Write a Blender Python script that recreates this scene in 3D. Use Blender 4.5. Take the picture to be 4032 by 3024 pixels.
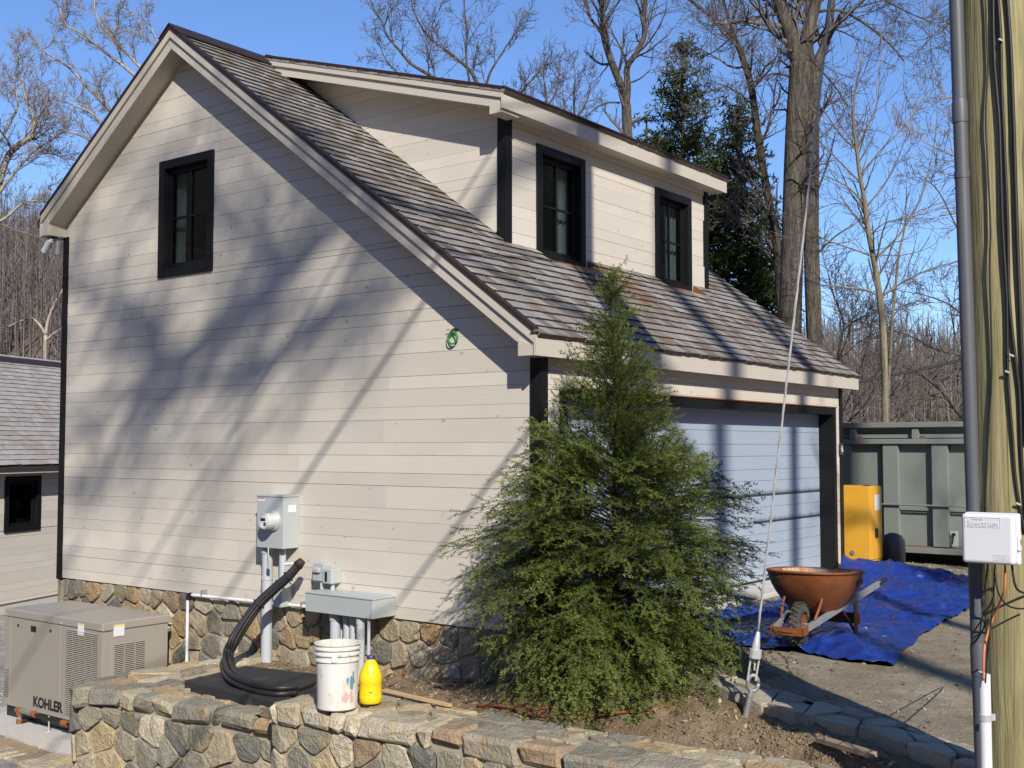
import bpy, math, random
import numpy as np
from mathutils import Vector, Matrix
R = math.radians
S = bpy.context.scene
COL = S.collection
for o in list(bpy.data.objects): bpy.data.objects.remove(o)

# ------------------------------------------------------------------ camera
FPX, CW, CH = 4534.3, 4032.0, 3024.0
CAM = np.array([-7.6366, -5.5245, 1.5289]); YAW, PIT = 0.6507, 0.0547
FW = np.array([math.cos(YAW)*math.cos(PIT), math.sin(YAW)*math.cos(PIT), math.sin(PIT)])
RT = np.array([math.sin(YAW), -math.cos(YAW), 0.0]); UP = np.cross(RT, FW)
cd = bpy.data.cameras.new('camera'); cam = bpy.data.objects.new('camera', cd); COL.objects.link(cam)
cd.sensor_fit = 'HORIZONTAL'; cd.sensor_width = 36.0; cd.lens = FPX/CW*36.0
cd.clip_start = 0.05; cd.clip_end = 3000
cam.matrix_world = Matrix(((RT[0], UP[0], -FW[0], CAM[0]), (RT[1], UP[1], -FW[1], CAM[1]), (RT[2], UP[2], -FW[2], CAM[2]), (0, 0, 0, 1)))
S.camera = cam
S.render.resolution_x = 1024; S.render.resolution_y = 768

# ------------------------------------------------------------------ sky, sun, exposure
SUN_EL, SUN_AZ = 32.8, 50.8            # light travels towards azimuth 50.8 degrees (from +X)
LD = np.array([math.cos(R(SUN_EL))*math.cos(R(SUN_AZ)), math.cos(R(SUN_EL))*math.sin(R(SUN_AZ)), -math.sin(R(SUN_EL))])
w = bpy.data.worlds.new('World'); S.world = w; w.use_nodes = True
wn = w.node_tree.nodes; wl = w.node_tree.links
sky = wn.new('ShaderNodeTexSky'); sky.sky_type = 'NISHITA'; sky.sun_disc = False
sky.sun_elevation = R(SUN_EL); sky.sun_rotation = R(90) - R(SUN_AZ+180)
sky.altitude = 200; sky.air_density = 1.0; sky.dust_density = 0.05; sky.ozone_density = 2.5
bg = wn['Background']; bg.inputs['Strength'].default_value = 0.112
tint = wn.new('ShaderNodeMix'); tint.data_type = 'RGBA'; tint.blend_type = 'MULTIPLY'; tint.inputs[0].default_value = 1.0; tint.inputs[7].default_value = (.84, 1.0, 1.30, 1)
wl.new(sky.outputs[0], tint.inputs[6]); wl.new(tint.outputs[2], bg.inputs['Color'])
sd = bpy.data.lights.new('sun', 'SUN'); sun = bpy.data.objects.new('sun', sd); COL.objects.link(sun)
sd.energy = 5.0; sd.angle = R(0.53); sd.color = (1.0, 0.93, 0.83)
sun.rotation_euler = Vector(LD).to_track_quat('-Z', 'Y').to_euler()
S.view_settings.view_transform = 'Standard'; S.view_settings.look = 'None'
S.view_settings.exposure = 0.18; S.view_settings.gamma = 1.0; S.view_settings.use_curve_mapping = False

# ------------------------------------------------------------------ placement maths (used only to read positions off the survey)
def ray(u, v): return FW + RT*(u-CW/2)/FPX - UP*(v-CH/2)/FPX
def PX(u, v, x=0.0):
    d = ray(u, v); return CAM + (x-CAM[0])/d[0]*d
def PY(u, v, y=0.0):
    d = ray(u, v); return CAM + (y-CAM[1])/d[1]*d
def PZ(u, v, z=0.0):
    d = ray(u, v); return CAM + (z-CAM[2])/d[2]*d
def PD(u, v, t): return CAM + t*ray(u, v)

# ------------------------------------------------------------------ materials
def newmat(name):
    m = bpy.data.materials.new(name); m.use_nodes = True
    return m, m.node_tree.nodes, m.node_tree.links, m.node_tree.nodes['Principled BSDF']
class NB:
    def __init__(s, m): s.n = m.node_tree.nodes; s.l = m.node_tree.links
    def node(s, t, **k):
        n = s.n.new(t)
        for a, b in k.items(): setattr(n, a, b)
        return n
    def put(s, sock, v):
        if hasattr(v, 'is_output') or isinstance(v, bpy.types.NodeSocket): s.l.new(v, sock)
        else: sock.default_value = v
    def math(s, op, a, b=0.0, c=0.0, clamp=False):
        n = s.node('ShaderNodeMath', operation=op, use_clamp=clamp)
        for i, x in enumerate((a, b, c)): s.put(n.inputs[i], x)
        return n.outputs[0]
    def pos(s): return s.node('ShaderNodeNewGeometry').outputs['Position']
    def obj(s): return s.node('ShaderNodeTexCoord').outputs['Object']
    def vscale(s, v, sc, loc=(0, 0, 0), rot=(0, 0, 0)):
        n = s.node('ShaderNodeMapping'); s.put(n.inputs[0], v)
        n.inputs['Scale'].default_value = sc; n.inputs['Location'].default_value = loc; n.inputs['Rotation'].default_value = rot
        return n.outputs[0]
    def vadd(s, a, b):
        n = s.node('ShaderNodeVectorMath', operation='ADD'); s.put(n.inputs[0], a); s.put(n.inputs[1], b); return n.outputs[0]
    def noise(s, v, scale, detail=4, rough=.55, dist=0.0):
        n = s.node('ShaderNodeTexNoise'); s.put(n.inputs['Vector'], v); n.inputs['Scale'].default_value = scale
        n.inputs['Detail'].default_value = detail; n.inputs['Roughness'].default_value = rough; n.inputs['Distortion'].default_value = dist
        return n.outputs['Fac']
    def voro(s, v, scale, feature='F1'):
        n = s.node('ShaderNodeTexVoronoi', feature=feature); s.put(n.inputs['Vector'], v); n.inputs['Scale'].default_value = scale
        return n
    def ramp(s, f, stops, interp='LINEAR'):
        n = s.node('ShaderNodeValToRGB'); s.put(n.inputs[0], f); cr = n.color_ramp; cr.interpolation = interp
        while len(cr.elements) < len(stops): cr.elements.new(0.5)
        for e, (p, c) in zip(cr.elements, stops):
            e.position = p; e.color = (*c, 1) if not isinstance(c, (int, float)) else (c, c, c, 1)
        return n.outputs[0]
    def mix(s, f, a, b, blend='MIX'):
        n = s.node('ShaderNodeMix', data_type='RGBA', blend_type=blend)
        s.put(n.inputs[0], f)
        for i, x in ((6, a), (7, b)):
            s.put(n.inputs[i], (*x, 1) if isinstance(x, tuple) and len(x) == 3 else x)
        return n.outputs[2]
    def value(s, col, v):
        n = s.node('ShaderNodeHueSaturation'); s.put(n.inputs['Color'], (*col, 1) if isinstance(col, tuple) and len(col) == 3 else col); s.put(n.inputs['Value'], v)
        return n.outputs[0]
    def rand(s):
        a = s.node('ShaderNodeObjectInfo').outputs['Random']; b = s.node('ShaderNodeNewGeometry').outputs['Random Per Island']
        return s.math('FRACT', s.math('ADD', a, s.math('MULTIPLY', b, 7.31)))
    def bump(s, h, strength, dist):
        n = s.node('ShaderNodeBump'); n.inputs['Strength'].default_value = strength; n.inputs['Distance'].default_value = dist
        s.put(n.inputs['Height'], h); return n.outputs[0]

def mk(name, col, rough=.6, metal=0.0, nz=(), orand=0.0, patch=None, bump=None, spec=.5, coord='obj', coat=0.0, alpha=None):
    """nz: list of (scale, amount, stretch); patch: list of (colour, scale, lo, hi[, stretch]); bump: (scale, strength, dist[, stretch])"""
    m, n, l, b = newmat(name); N = NB(m)
    C = N.obj() if coord == 'obj' else N.pos()
    f = None
    c = (*col, 1)
    for sc, amt, st in nz:
        t = N.math('MULTIPLY', N.math('SUBTRACT', N.noise(N.vscale(C, st), sc), .5), 2*amt)
        f = t if f is None else N.math('ADD', f, t)
    if orand:
        t = N.math('MULTIPLY', N.math('SUBTRACT', N.rand(), .5), 2*orand)
        f = t if f is None else N.math('ADD', f, t)
    cs = c
    if patch:
        for p in patch:
            st = p[4] if len(p) > 4 else (1, 1, 1)
            k = N.ramp(N.noise(N.vscale(C, st, loc=(p[1], 3.1, 1.7)), p[1], 5, .62), [(p[2], 0.0), (p[3], 1.0)])
            cs = N.mix(k, cs, p[0])
    if f is not None: cs = N.value(cs, N.math('ADD', f, 1.0))
    N.put(b.inputs['Base Color'], cs)
    b.inputs['Roughness'].default_value = rough; b.inputs['Metallic'].default_value = metal
    b.inputs['Specular IOR Level'].default_value = spec
    if coat: b.inputs['Coat Weight'].default_value = coat
    if bump:
        st = bump[3] if len(bump) > 3 else (1, 1, 1)
        N.put(b.inputs['Normal'], N.bump(N.noise(N.vscale(C, st), bump[0], 6, .6), bump[1], bump[2]))
    return m

def m_siding():
    m, n, l, b = newmat('painted_siding'); N = NB(m); P = N.pos()
    r = N.rand()
    off = N.node('ShaderNodeCombineXYZ'); N.put(off.inputs[0], N.math('MULTIPLY', r, 37.)); N.put(off.inputs[1], N.math('MULTIPLY', r, 17.))
    Q = N.vadd(P, off.outputs[0])
    grain = N.noise(N.vscale(Q, (1.2, 1.2, 26)), 3.0, 6, .6)
    blot = N.noise(Q, 1.6, 3, .5)
    vo = N.voro(N.vscale(Q, (1, 1, 1.25)), 5.6)
    sc = N.node('ShaderNodeSeparateColor'); l.new(vo.outputs['Color'], sc.inputs[0])
    gate = N.math('GREATER_THAN', sc.outputs[0], .42)
    size = N.math('ADD', N.math('MULTIPLY', sc.outputs[1], .13), .05)
    kd = N.math('DIVIDE', vo.outputs['Distance'], size)
    knot = N.math('MULTIPLY', gate, N.ramp(kd, [(.35, 1.0), (1.0, 0.0)]))
    col = N.value((0.60, 0.555, 0.475), N.math('ADD', N.math('ADD', .80, N.math('MULTIPLY', grain, .10)), N.math('ADD', N.math('MULTIPLY', blot, .17), N.math('MULTIPLY', r, .11))))
    col = N.mix(N.math('MULTIPLY', knot, .55), col, (.22, .19, .17))
    N.put(b.inputs['Base Color'], col); b.inputs['Roughness'].default_value = .62; b.inputs['Specular IOR Level'].default_value = .3
    N.put(b.inputs['Normal'], N.bump(grain, .25, .004))
    return m
def m_shingle(name, light):
    m, n, l, b = newmat(name); N = NB(m); P = N.pos(); r = N.rand()
    base = N.ramp(r, [(0, (.175, .163, .15)), (.16, (.285, .272, .256)), (.36, (.235, .205, .178)), (.50, (.335, .325, .308)), (.68, (.195, .15, .112)), (.77, (.30, .288, .27)), (.93, (.37, .358, .34))], 'CONSTANT')
    if light: base = N.mix(.6, base, (.36, .335, .315))
    streak = N.noise(N.vscale(P, (55, 3, 3)), 1.0, 4, .6)
    stain = N.ramp(N.noise(N.vscale(P, (1.6, .45, .45)), 1.0, 4, .6), [(.51, 0.0), (.70, 1.0)])
    col = N.mix(N.math('MULTIPLY', stain, .10 if light else .75), base, (.20, .105, .042))
    col = N.value(col, N.math('ADD', .56 if not light else .72, N.math('MULTIPLY', streak, .5)))
    N.put(b.inputs['Base Color'], col); b.inputs['Roughness'].default_value = .8; b.inputs['Specular IOR Level'].default_value = .25
    N.put(b.inputs['Normal'], N.bump(streak, .6, .006))
    return m
def m_stone(name, tone=1.0):
    m, n, l, b = newmat(name); N = NB(m); P = N.pos(); r = N.rand()
    v = lambda c: (c[0]*tone*1.03, c[1]*tone*1.0, c[2]*tone*.91)
    base = N.ramp(r, [(0, v((.33, .295, .225))), (.14, v((.19, .187, .165))), (.27, v((.38, .315, .205))), (.40, v((.27, .25, .21))), (.52, v((.33, .235, .14))), (.60, v((.225, .222, .19))), (.72, v((.37, .345, .28))), (.83, v((.145, .152, .145))), (.90, v((.28, .21, .15))), (.95, v((.46, .425, .35)))], 'CONSTANT')
    off = N.node('ShaderNodeCombineXYZ'); N.put(off.inputs[0], N.math('MULTIPLY', r, 31.)); N.put(off.inputs[2], N.math('MULTIPLY', r, 23.))
    Q = N.vadd(P, off.outputs[0])
    big = N.noise(Q, 5, 6, .62, .6); fine = N.noise(Q, 42, 5, .65)
    tan = N.ramp(N.noise(Q, 7, 5, .6, 1.2), [(.48, 0.0), (.68, 1.0)])
    pale = N.ramp(N.noise(Q, 16, 6, .7, .8), [(.58, 0.0), (.75, 1.0)])
    col = N.mix(N.math('MULTIPLY', tan, .62), base, v((.33, .235, .125)))
    col = N.mix(N.math('MULTIPLY', pale, .45), col, v((.50, .475, .415)))
    col = N.value(col, N.math('ADD', .42, N.math('ADD', N.math('MULTIPLY', big, .75), N.math('MULTIPLY', fine, .85))))
    N.put(b.inputs['Base Color'], col); b.inputs['Roughness'].default_value = .82; b.inputs['Specular IOR Level'].default_value = .3
    h = N.math('ADD', N.math('MULTIPLY', big, 1.0), N.math('MULTIPLY', fine, .35))
    N.put(b.inputs['Normal'], N.bump(h, 1.0, .06))
    return m
def m_foliage(name, trans=.25):
    m, n, l, b = newmat(name); N = NB(m)
    a = N.node('ShaderNodeVertexColor'); a.layer_name = 'tint'
    N.put(b.inputs['Base Color'], a.outputs['Color']); b.inputs['Roughness'].default_value = .55; b.inputs['Specular IOR Level'].default_value = .2
    t = N.node('ShaderNodeBsdfTranslucent'); l.new(a.outputs['Color'], t.inputs['Color'])
    mx = N.node('ShaderNodeMixShader'); mx.inputs[0].default_value = trans
    l.new(b.outputs[0], mx.inputs[1]); l.new(t.outputs[0], mx.inputs[2]); l.new(mx.outputs[0], n['Material Output'].inputs[0])
    return m
def m_glass():
    m, n, l, b = newmat('window_glass'); N = NB(m)
    g = N.node('ShaderNodeBsdfGlossy'); g.inputs['Roughness'].default_value = 0.0; g.inputs['Color'].default_value = (.9, .95, 1, 1)
    t = N.node('ShaderNodeBsdfTransparent'); t.inputs['Color'].default_value = (.55, .60, .60, 1)
    f = N.node('ShaderNodeFresnel'); f.inputs[0].default_value = 1.52
    mx = N.node('ShaderNodeMixShader'); bf = N.node('ShaderNodeNewGeometry').outputs['Backfacing']; N.put(mx.inputs[0], N.math('MULTIPLY', N.math('MULTIPLY', f.outputs[0], 3.2, clamp=True), N.math('SUBTRACT', 1.0, bf)))
    l.new(t.outputs[0], mx.inputs[1]); l.new(g.outputs[0], mx.inputs[2]); l.new(mx.outputs[0], n['Material Output'].inputs[0])
    return m
def m_door():
    m, n, l, b = newmat('garage_door_paint'); N = NB(m); P = N.pos()
    sp = N.node('ShaderNodeSeparateXYZ'); l.new(P, sp.inputs[0])
    nz = N.noise(N.vscale(P, (9, 1, 30)), 1.0, 5, .65)
    sm = None
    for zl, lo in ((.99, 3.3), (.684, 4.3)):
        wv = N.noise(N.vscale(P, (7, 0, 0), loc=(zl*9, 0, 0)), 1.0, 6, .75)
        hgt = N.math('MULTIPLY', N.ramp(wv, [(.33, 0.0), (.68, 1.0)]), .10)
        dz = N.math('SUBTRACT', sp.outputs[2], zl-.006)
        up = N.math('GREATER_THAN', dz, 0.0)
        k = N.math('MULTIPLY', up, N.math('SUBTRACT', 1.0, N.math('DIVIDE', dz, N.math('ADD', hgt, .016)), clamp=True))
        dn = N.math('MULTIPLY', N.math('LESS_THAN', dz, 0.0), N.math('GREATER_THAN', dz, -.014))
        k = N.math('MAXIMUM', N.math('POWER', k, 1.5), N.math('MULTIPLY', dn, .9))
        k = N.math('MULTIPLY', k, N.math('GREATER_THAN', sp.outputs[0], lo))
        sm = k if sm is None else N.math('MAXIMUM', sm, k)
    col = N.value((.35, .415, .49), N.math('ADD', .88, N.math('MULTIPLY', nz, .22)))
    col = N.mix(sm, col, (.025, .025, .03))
    N.put(b.inputs['Base Color'], col); b.inputs['Roughness'].default_value = .45
    return m
def m_bark(name, c1, c2, c3, sc=1.0, rough=.9):
    m, n, l, b = newmat(name); N = NB(m); P = N.pos()
    f = N.noise(N.vscale(P, (17*sc, 17*sc, 2.6*sc)), 1.0, 6, .7, .9)
    g = N.noise(P, 1.3*sc, 4, .6)
    col = N.ramp(f, [(.3, c1), (.55, c2), (.75, c3)])
    col = N.value(col, N.math('ADD', .6, N.math('MULTIPLY', g, .8)))
    N.put(b.inputs['Base Color'], col); b.inputs['Roughness'].default_value = rough; b.inputs['Specular IOR Level'].default_value = .2
    N.put(b.inputs['Normal'], N.bump(f, 1.0, .08))
    return m
def m_pole():
    m, n, l, b = newmat('treated_pine_pole'); N = NB(m); P = N.pos()
    f = N.noise(N.vscale(P, (30, 30, 1.1)), 1.0, 6, .65, 1.0)
    g = N.noise(N.vscale(P, (7, 7, .9)), 1.0, 4, .6, 1.6)
    crack = N.ramp(N.noise(N.vscale(P, (46, 46, .55), loc=(4, 2, 0)), 1.0, 3, .5, .3), [(.30, 1.0), (.345, 0.0)])
    vo = N.voro(N.vscale(P, (5, 5, 2.6)), 1.0)
    knot = N.ramp(vo.outputs['Distance'], [(.03, 1.0), (.1, 0.0)])
    col = N.ramp(f, [(.25, (.18, .148, .062)), (.5, (.34, .29, .14)), (.75, (.47, .41, .225))])
    col = N.mix(N.ramp(g, [(.45, 0.0), (.7, .75)]), col, (.17, .165, .075))
    col = N.mix(N.math('MULTIPLY', knot, .7), col, (.16, .09, .03))
    col = N.mix(N.math('MULTIPLY', crack, .75), col, (.07, .055, .03))
    N.put(b.inputs['Base Color'], col); b.inputs['Roughness'].default_value = .75
    N.put(b.inputs['Normal'], N.bump(N.math('SUBTRACT', f, N.math('MULTIPLY', crack, .8)), .7, .012))
    return m
def m_ground(name, cols, sc, bstr=.8, bdist=.03, peb=None):
    m, n, l, b = newmat(name); N = NB(m); P = N.pos()
    f = N.noise(P, sc, 8, .68); g = N.noise(P, sc*.16, 4, .6); h = N.noise(P, sc*9, 4, .7)
    col = N.ramp(N.math('ADD', N.math('MULTIPLY', f, .5), N.math('MULTIPLY', g, .5)), [(.38, cols[0]), (.5, cols[1]), (.62, cols[2])])
    col = N.value(col, N.math('ADD', .62, N.math('MULTIPLY', h, .76)))
    if peb:
        vo = N.voro(P, peb[0]); s2 = N.node('ShaderNodeSeparateColor'); l.new(vo.outputs['Color'], s2.inputs[0])
        k = N.math('MULTIPLY', N.math('GREATER_THAN', s2.outputs[0], peb[2]), N.math('LESS_THAN', vo.outputs['Distance'], .22))
        col = N.mix(k, col, peb[1])
    N.put(b.inputs['Base Color'], col); b.inputs['Roughness'].default_value = .95; b.inputs['Specular IOR Level'].default_value = .15
    N.put(b.inputs['Normal'], N.bump(N.math('ADD', f, N.math('MULTIPLY', h, .4)), bstr, bdist))
    return m
def m_tarp():
    m, n, l, b = newmat('blue_tarp'); N = NB(m); P = N.pos()
    f = N.noise(P, 3.2, 6, .6, 1.0); cr = N.noise(P, 9, 5, .62, 1.5)
    dirt = N.ramp(N.noise(P, 2.3, 6, .65, .4), [(.56, 0.0), (.74, .65)])
    col = N.mix(dirt, (.010, .034, .21), (.11, .10, .10))
    col = N.value(col, N.math('ADD', .75, N.math('MULTIPLY', f, .5)))
    N.put(b.inputs['Base Color'], col); b.inputs['Roughness'].default_value = .33; b.inputs['Specular IOR Level'].default_value = .5
    N.put(b.inputs['Normal'], N.bump(cr, .55, .03))
    return m

SIDING = m_siding(); SHINGLE = m_shingle('cedar_shingle', False); SHINGLE2 = m_shingle('grey_cedar_shingle', True)
STONE = m_stone('field_stone'); STONE_D = m_stone('foundation_stone', .86)
MORTAR = mk('mortar', (.36, .31, .23), .95, nz=[(9, .25, (1, 1, 1)), (60, .2, (1, 1, 1))], bump=(40, .6, .01), coord='pos')
BUTT = mk('shingle_butt', (.05, .034, .024), .9, nz=[(20, .3, (1, 1, 1))], coord='pos')
BLACK = mk('black_trim', (.009, .0095, .0105), .45, nz=[(5, .2, (1, 1, 1))], spec=.22)
BLACKP = mk('black_plastic', (.016, .016, .017), .5, nz=[(30, .3, (1, 1, 1))])
TRIM = mk('trim_paint', (.53, .482, .405), .55, nz=[(3, .07, (1, 1, 1)), (24, .05, (1, 1, 6))], coord='pos')
DARK = mk('dark_sheathing', (.03, .028, .026), .9)
ROOFEDGE = mk('copper_edge', (.032, .018, .013), .5, metal=.1, nz=[(6, .3, (1, 1, 1))], coord='pos')
COPPER = mk('copper_flashing', (.36, .15, .065), .45, metal=.5, nz=[(10, .35, (1, 1, 1))], coord='pos')
CURTAIN = mk('curtain', (.62, .66, .62), .9, nz=[(3, .12, (14, 14, .3))], coord='pos')
ROOM = mk('room', (.12, .115, .11), .9)
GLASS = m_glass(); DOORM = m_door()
GREYBOX = mk('grey_enamel', (.40, .435, .44), .42, nz=[(4, .05, (1, 1, 1)), (1.5, .06, (1, 1, 1))])
PVC = mk('grey_pvc', (.42, .45, .48), .5, nz=[(6, .07, (1, 1, .3))])
PVCD = mk('riser_pvc', (.095, .10, .115), .5, nz=[(8, .1, (1, 1, .3))])
WPVC = mk('white_pvc', (.72, .74, .76), .4, nz=[(9, .06, (1, 1, .3))], patch=[((.42, .38, .32), 7, .62, .8)])
WHITE = mk('white_plastic', (.74, .75, .77), .38, nz=[(4, .03, (1, 1, 1))])
LETTER = mk('embossed_letter', (.62, .63, .65), .4)
STEEL = mk('galvanised_steel', (.58, .59, .60), .4, metal=.35, nz=[(18, .2, (1, 1, 1))])
STEELD = mk('dull_steel', (.30, .31, .30), .55, metal=.5, nz=[(18, .25, (1, 1, 1))])
GENM = mk('tan_enamel', (.315, .285, .24), .42, nz=[(2.5, .05, (1, 1, 1))])
SLOT = mk('louver_dark', (.05, .045, .038), .8)
CONC = mk('concrete', (.50, .48, .43), .9, nz=[(5, .12, (1, 1, 1)), (50, .12, (1, 1, 1))], bump=(40, .4, .01), coord='pos')
GRAVEL = m_ground('gravel', [(.30, .28, .26), (.45, .43, .40), (.60, .57, .54)], 30, 1.0, .05)
RUST = mk('rusty_fitting', (.24, .09, .03), .8, nz=[(25, .4, (1, 1, 1))], bump=(40, .4, .01))
SOIL = m_ground('bare_soil', [(.17, .12, .07), (.25, .185, .112), (.33, .255, .165)], 7, 1.0, .05, peb=(26, (.36, .30, .23), .93))
DRIVE = m_ground('packed_gravel_drive', [(.175, .145, .10), (.25, .212, .15), (.33, .285, .205)], 4, .8, .03, peb=(30, (.36, .34, .30), .9))
GROUNDM = m_ground('field_ground', [(.085, .072, .045), (.13, .105, .07), (.17, .14, .095)], 2.0, .6, .05)
STREET = m_ground('asphalt', [(.05, .05, .05), (.065, .065, .063), (.085, .083, .08)], 6, .4, .01)
HILLM = m_ground('hill_litter', [(.105, .078, .058), (.15, .115, .088), (.19, .15, .118)], .12, .5, .5)
TARP = m_tarp()
TRAY = mk('rusty_orange_steel', (.215, .068, .018), .6, nz=[(4, .25, (1, 1, 1))], patch=[((.12, .045, .022), 5, .5, .72), ((.05, .03, .022), 13, .6, .78)], bump=(14, .3, .01))
TRAYIN = mk('cement_crusted_steel', (.33, .12, .035), .8, patch=[((.50, .44, .36), 4.5, .42, .56)], bump=(18, .6, .02))
TYRE = mk('worn_rubber', (.042, .04, .037), .85, nz=[(14, .3, (1, 1, 1))], patch=[((.16, .13, .10), 6, .52, .75)], bump=(30, .5, .01))
HANDLE = mk('grey_wood', (.20, .205, .21), .75, nz=[(9, .25, (1, 1, 1))], patch=[((.25, .13, .05), 8, .6, .75)])
YELLOW = mk('yellow_enamel', (.70, .375, .04), .42, nz=[(2.5, .14, (1, 1, 1))], patch=[((.42, .22, .03), 6, .66, .85)])
YPLAST = mk('yellow_plastic', (.82, .60, .012), .38, nz=[(5, .05, (1, 1, 1))])
BLUECAP = mk('blue_cap', (.03, .05, .18), .4)
BUCKET = mk('scuffed_white_plastic', (.70, .68, .63), .5, nz=[(3, .08, (1, 1, 1))], patch=[((.46, .38, .27), 5, .50, .78, (1, 1, .5)), ((.26, .20, .14), 22, .60, .74, (1, 1, .35))])
PAINTB = mk('blue_paint_smear', (.14, .28, .36), .6)
PAINTR = mk('red_paint_smear', (.62, .40, .36), .6)
CONT = mk('container_paint', (.19, .215, .195), .55, nz=[(1.5, .16, (1, 1, 1)), (9, .07, (1, 1, 1))], patch=[((.17, .085, .045), 3.0, .70, .80)], coord='pos')
CONTR = mk('container_rust', (.17, .085, .045), .85, nz=[(12, .4, (1, 1, 1))], coord='pos')
LABEL = mk('paper_label', (.66, .68, .72), .6)
LABELY = mk('warning_label_yellow', (.75, .60, .08), .5)
RED = mk('red_print', (.45, .06, .05), .5)
WOOD = mk('new_lumber', (.50, .34, .18), .75, nz=[(3, .2, (1, 9, 9))], bump=(5, .3, .005, (1, 12, 12)))
WOODG = mk('weathered_lumber', (.29, .225, .15), .8, nz=[(3, .25, (1, 9, 9))])
HOSEB = mk('brown_hose', (.22, .075, .035), .5, nz=[(8, .15, (1, 1, 1))])
GREENW = mk('green_wire', (.02, .27, .05), .45)
ORANGE = mk('orange_cable', (.70, .20, .07), .45)
PLAQUE = mk('brown_plaque', (.06, .045, .04), .5)
RUBBER = mk('black_vault_lid', (.022, .022, .022), .75, patch=[((.09, .08, .06), 4, .55, .75)], bump=(40, .4, .005))
POLE = m_pole()
BARK = m_bark('grey_brown_bark', (.045, .036, .026), (.14, .12, .095), (.25, .225, .185))
EDGEM = mk('edging_stone', (.34, .30, .225), .9, nz=[(3, .25, (1, 1, 1)), (14, .2, (1, 1, 1)), (70, .15, (1, 1, 1))], orand=.15, patch=[((.22, .20, .165), 4, .55, .75), ((.42, .36, .26), 7, .58, .75)], bump=(16, .8, .02), coord='pos')
BARKD = m_bark('dark_bark', (.03, .024, .018), (.085, .07, .052), (.16, .135, .105))
BARKP = m_bark('pale_sycamore_bark', (.20, .17, .135), (.40, .36, .30), (.62, .585, .52), .5)
BARKY = m_bark('tan_smooth_bark', (.16, .135, .085), (.27, .23, .155), (.36, .315, .23), .6)
TWIG = mk('grey_twigs', (.13, .112, .10), .9, nz=[(1, .3, (1, 1, 1))], coord='pos')
TWIGP = mk('pale_twigs', (.26, .225, .20), .9, nz=[(1, .3, (1, 1, 1))], coord='pos')
TWIGR = mk('reddish_twigs', (.16, .115, .095), .9, nz=[(1, .3, (1, 1, 1))], coord='pos')
HEMWOOD = mk('hemlock_twig', (.06, .05, .028), .9)
NEEDLE = m_foliage('hemlock_needles', .28); NEEDLE2 = m_foliage('conifer_needles', .15); LEAFY = m_foliage('litter', .1)
BRUSH = mk('bare_brush', (.145, .115, .095), .95, nz=[(.25, .35, (1, 1, 1))], orand=.35, coord='pos')

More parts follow.
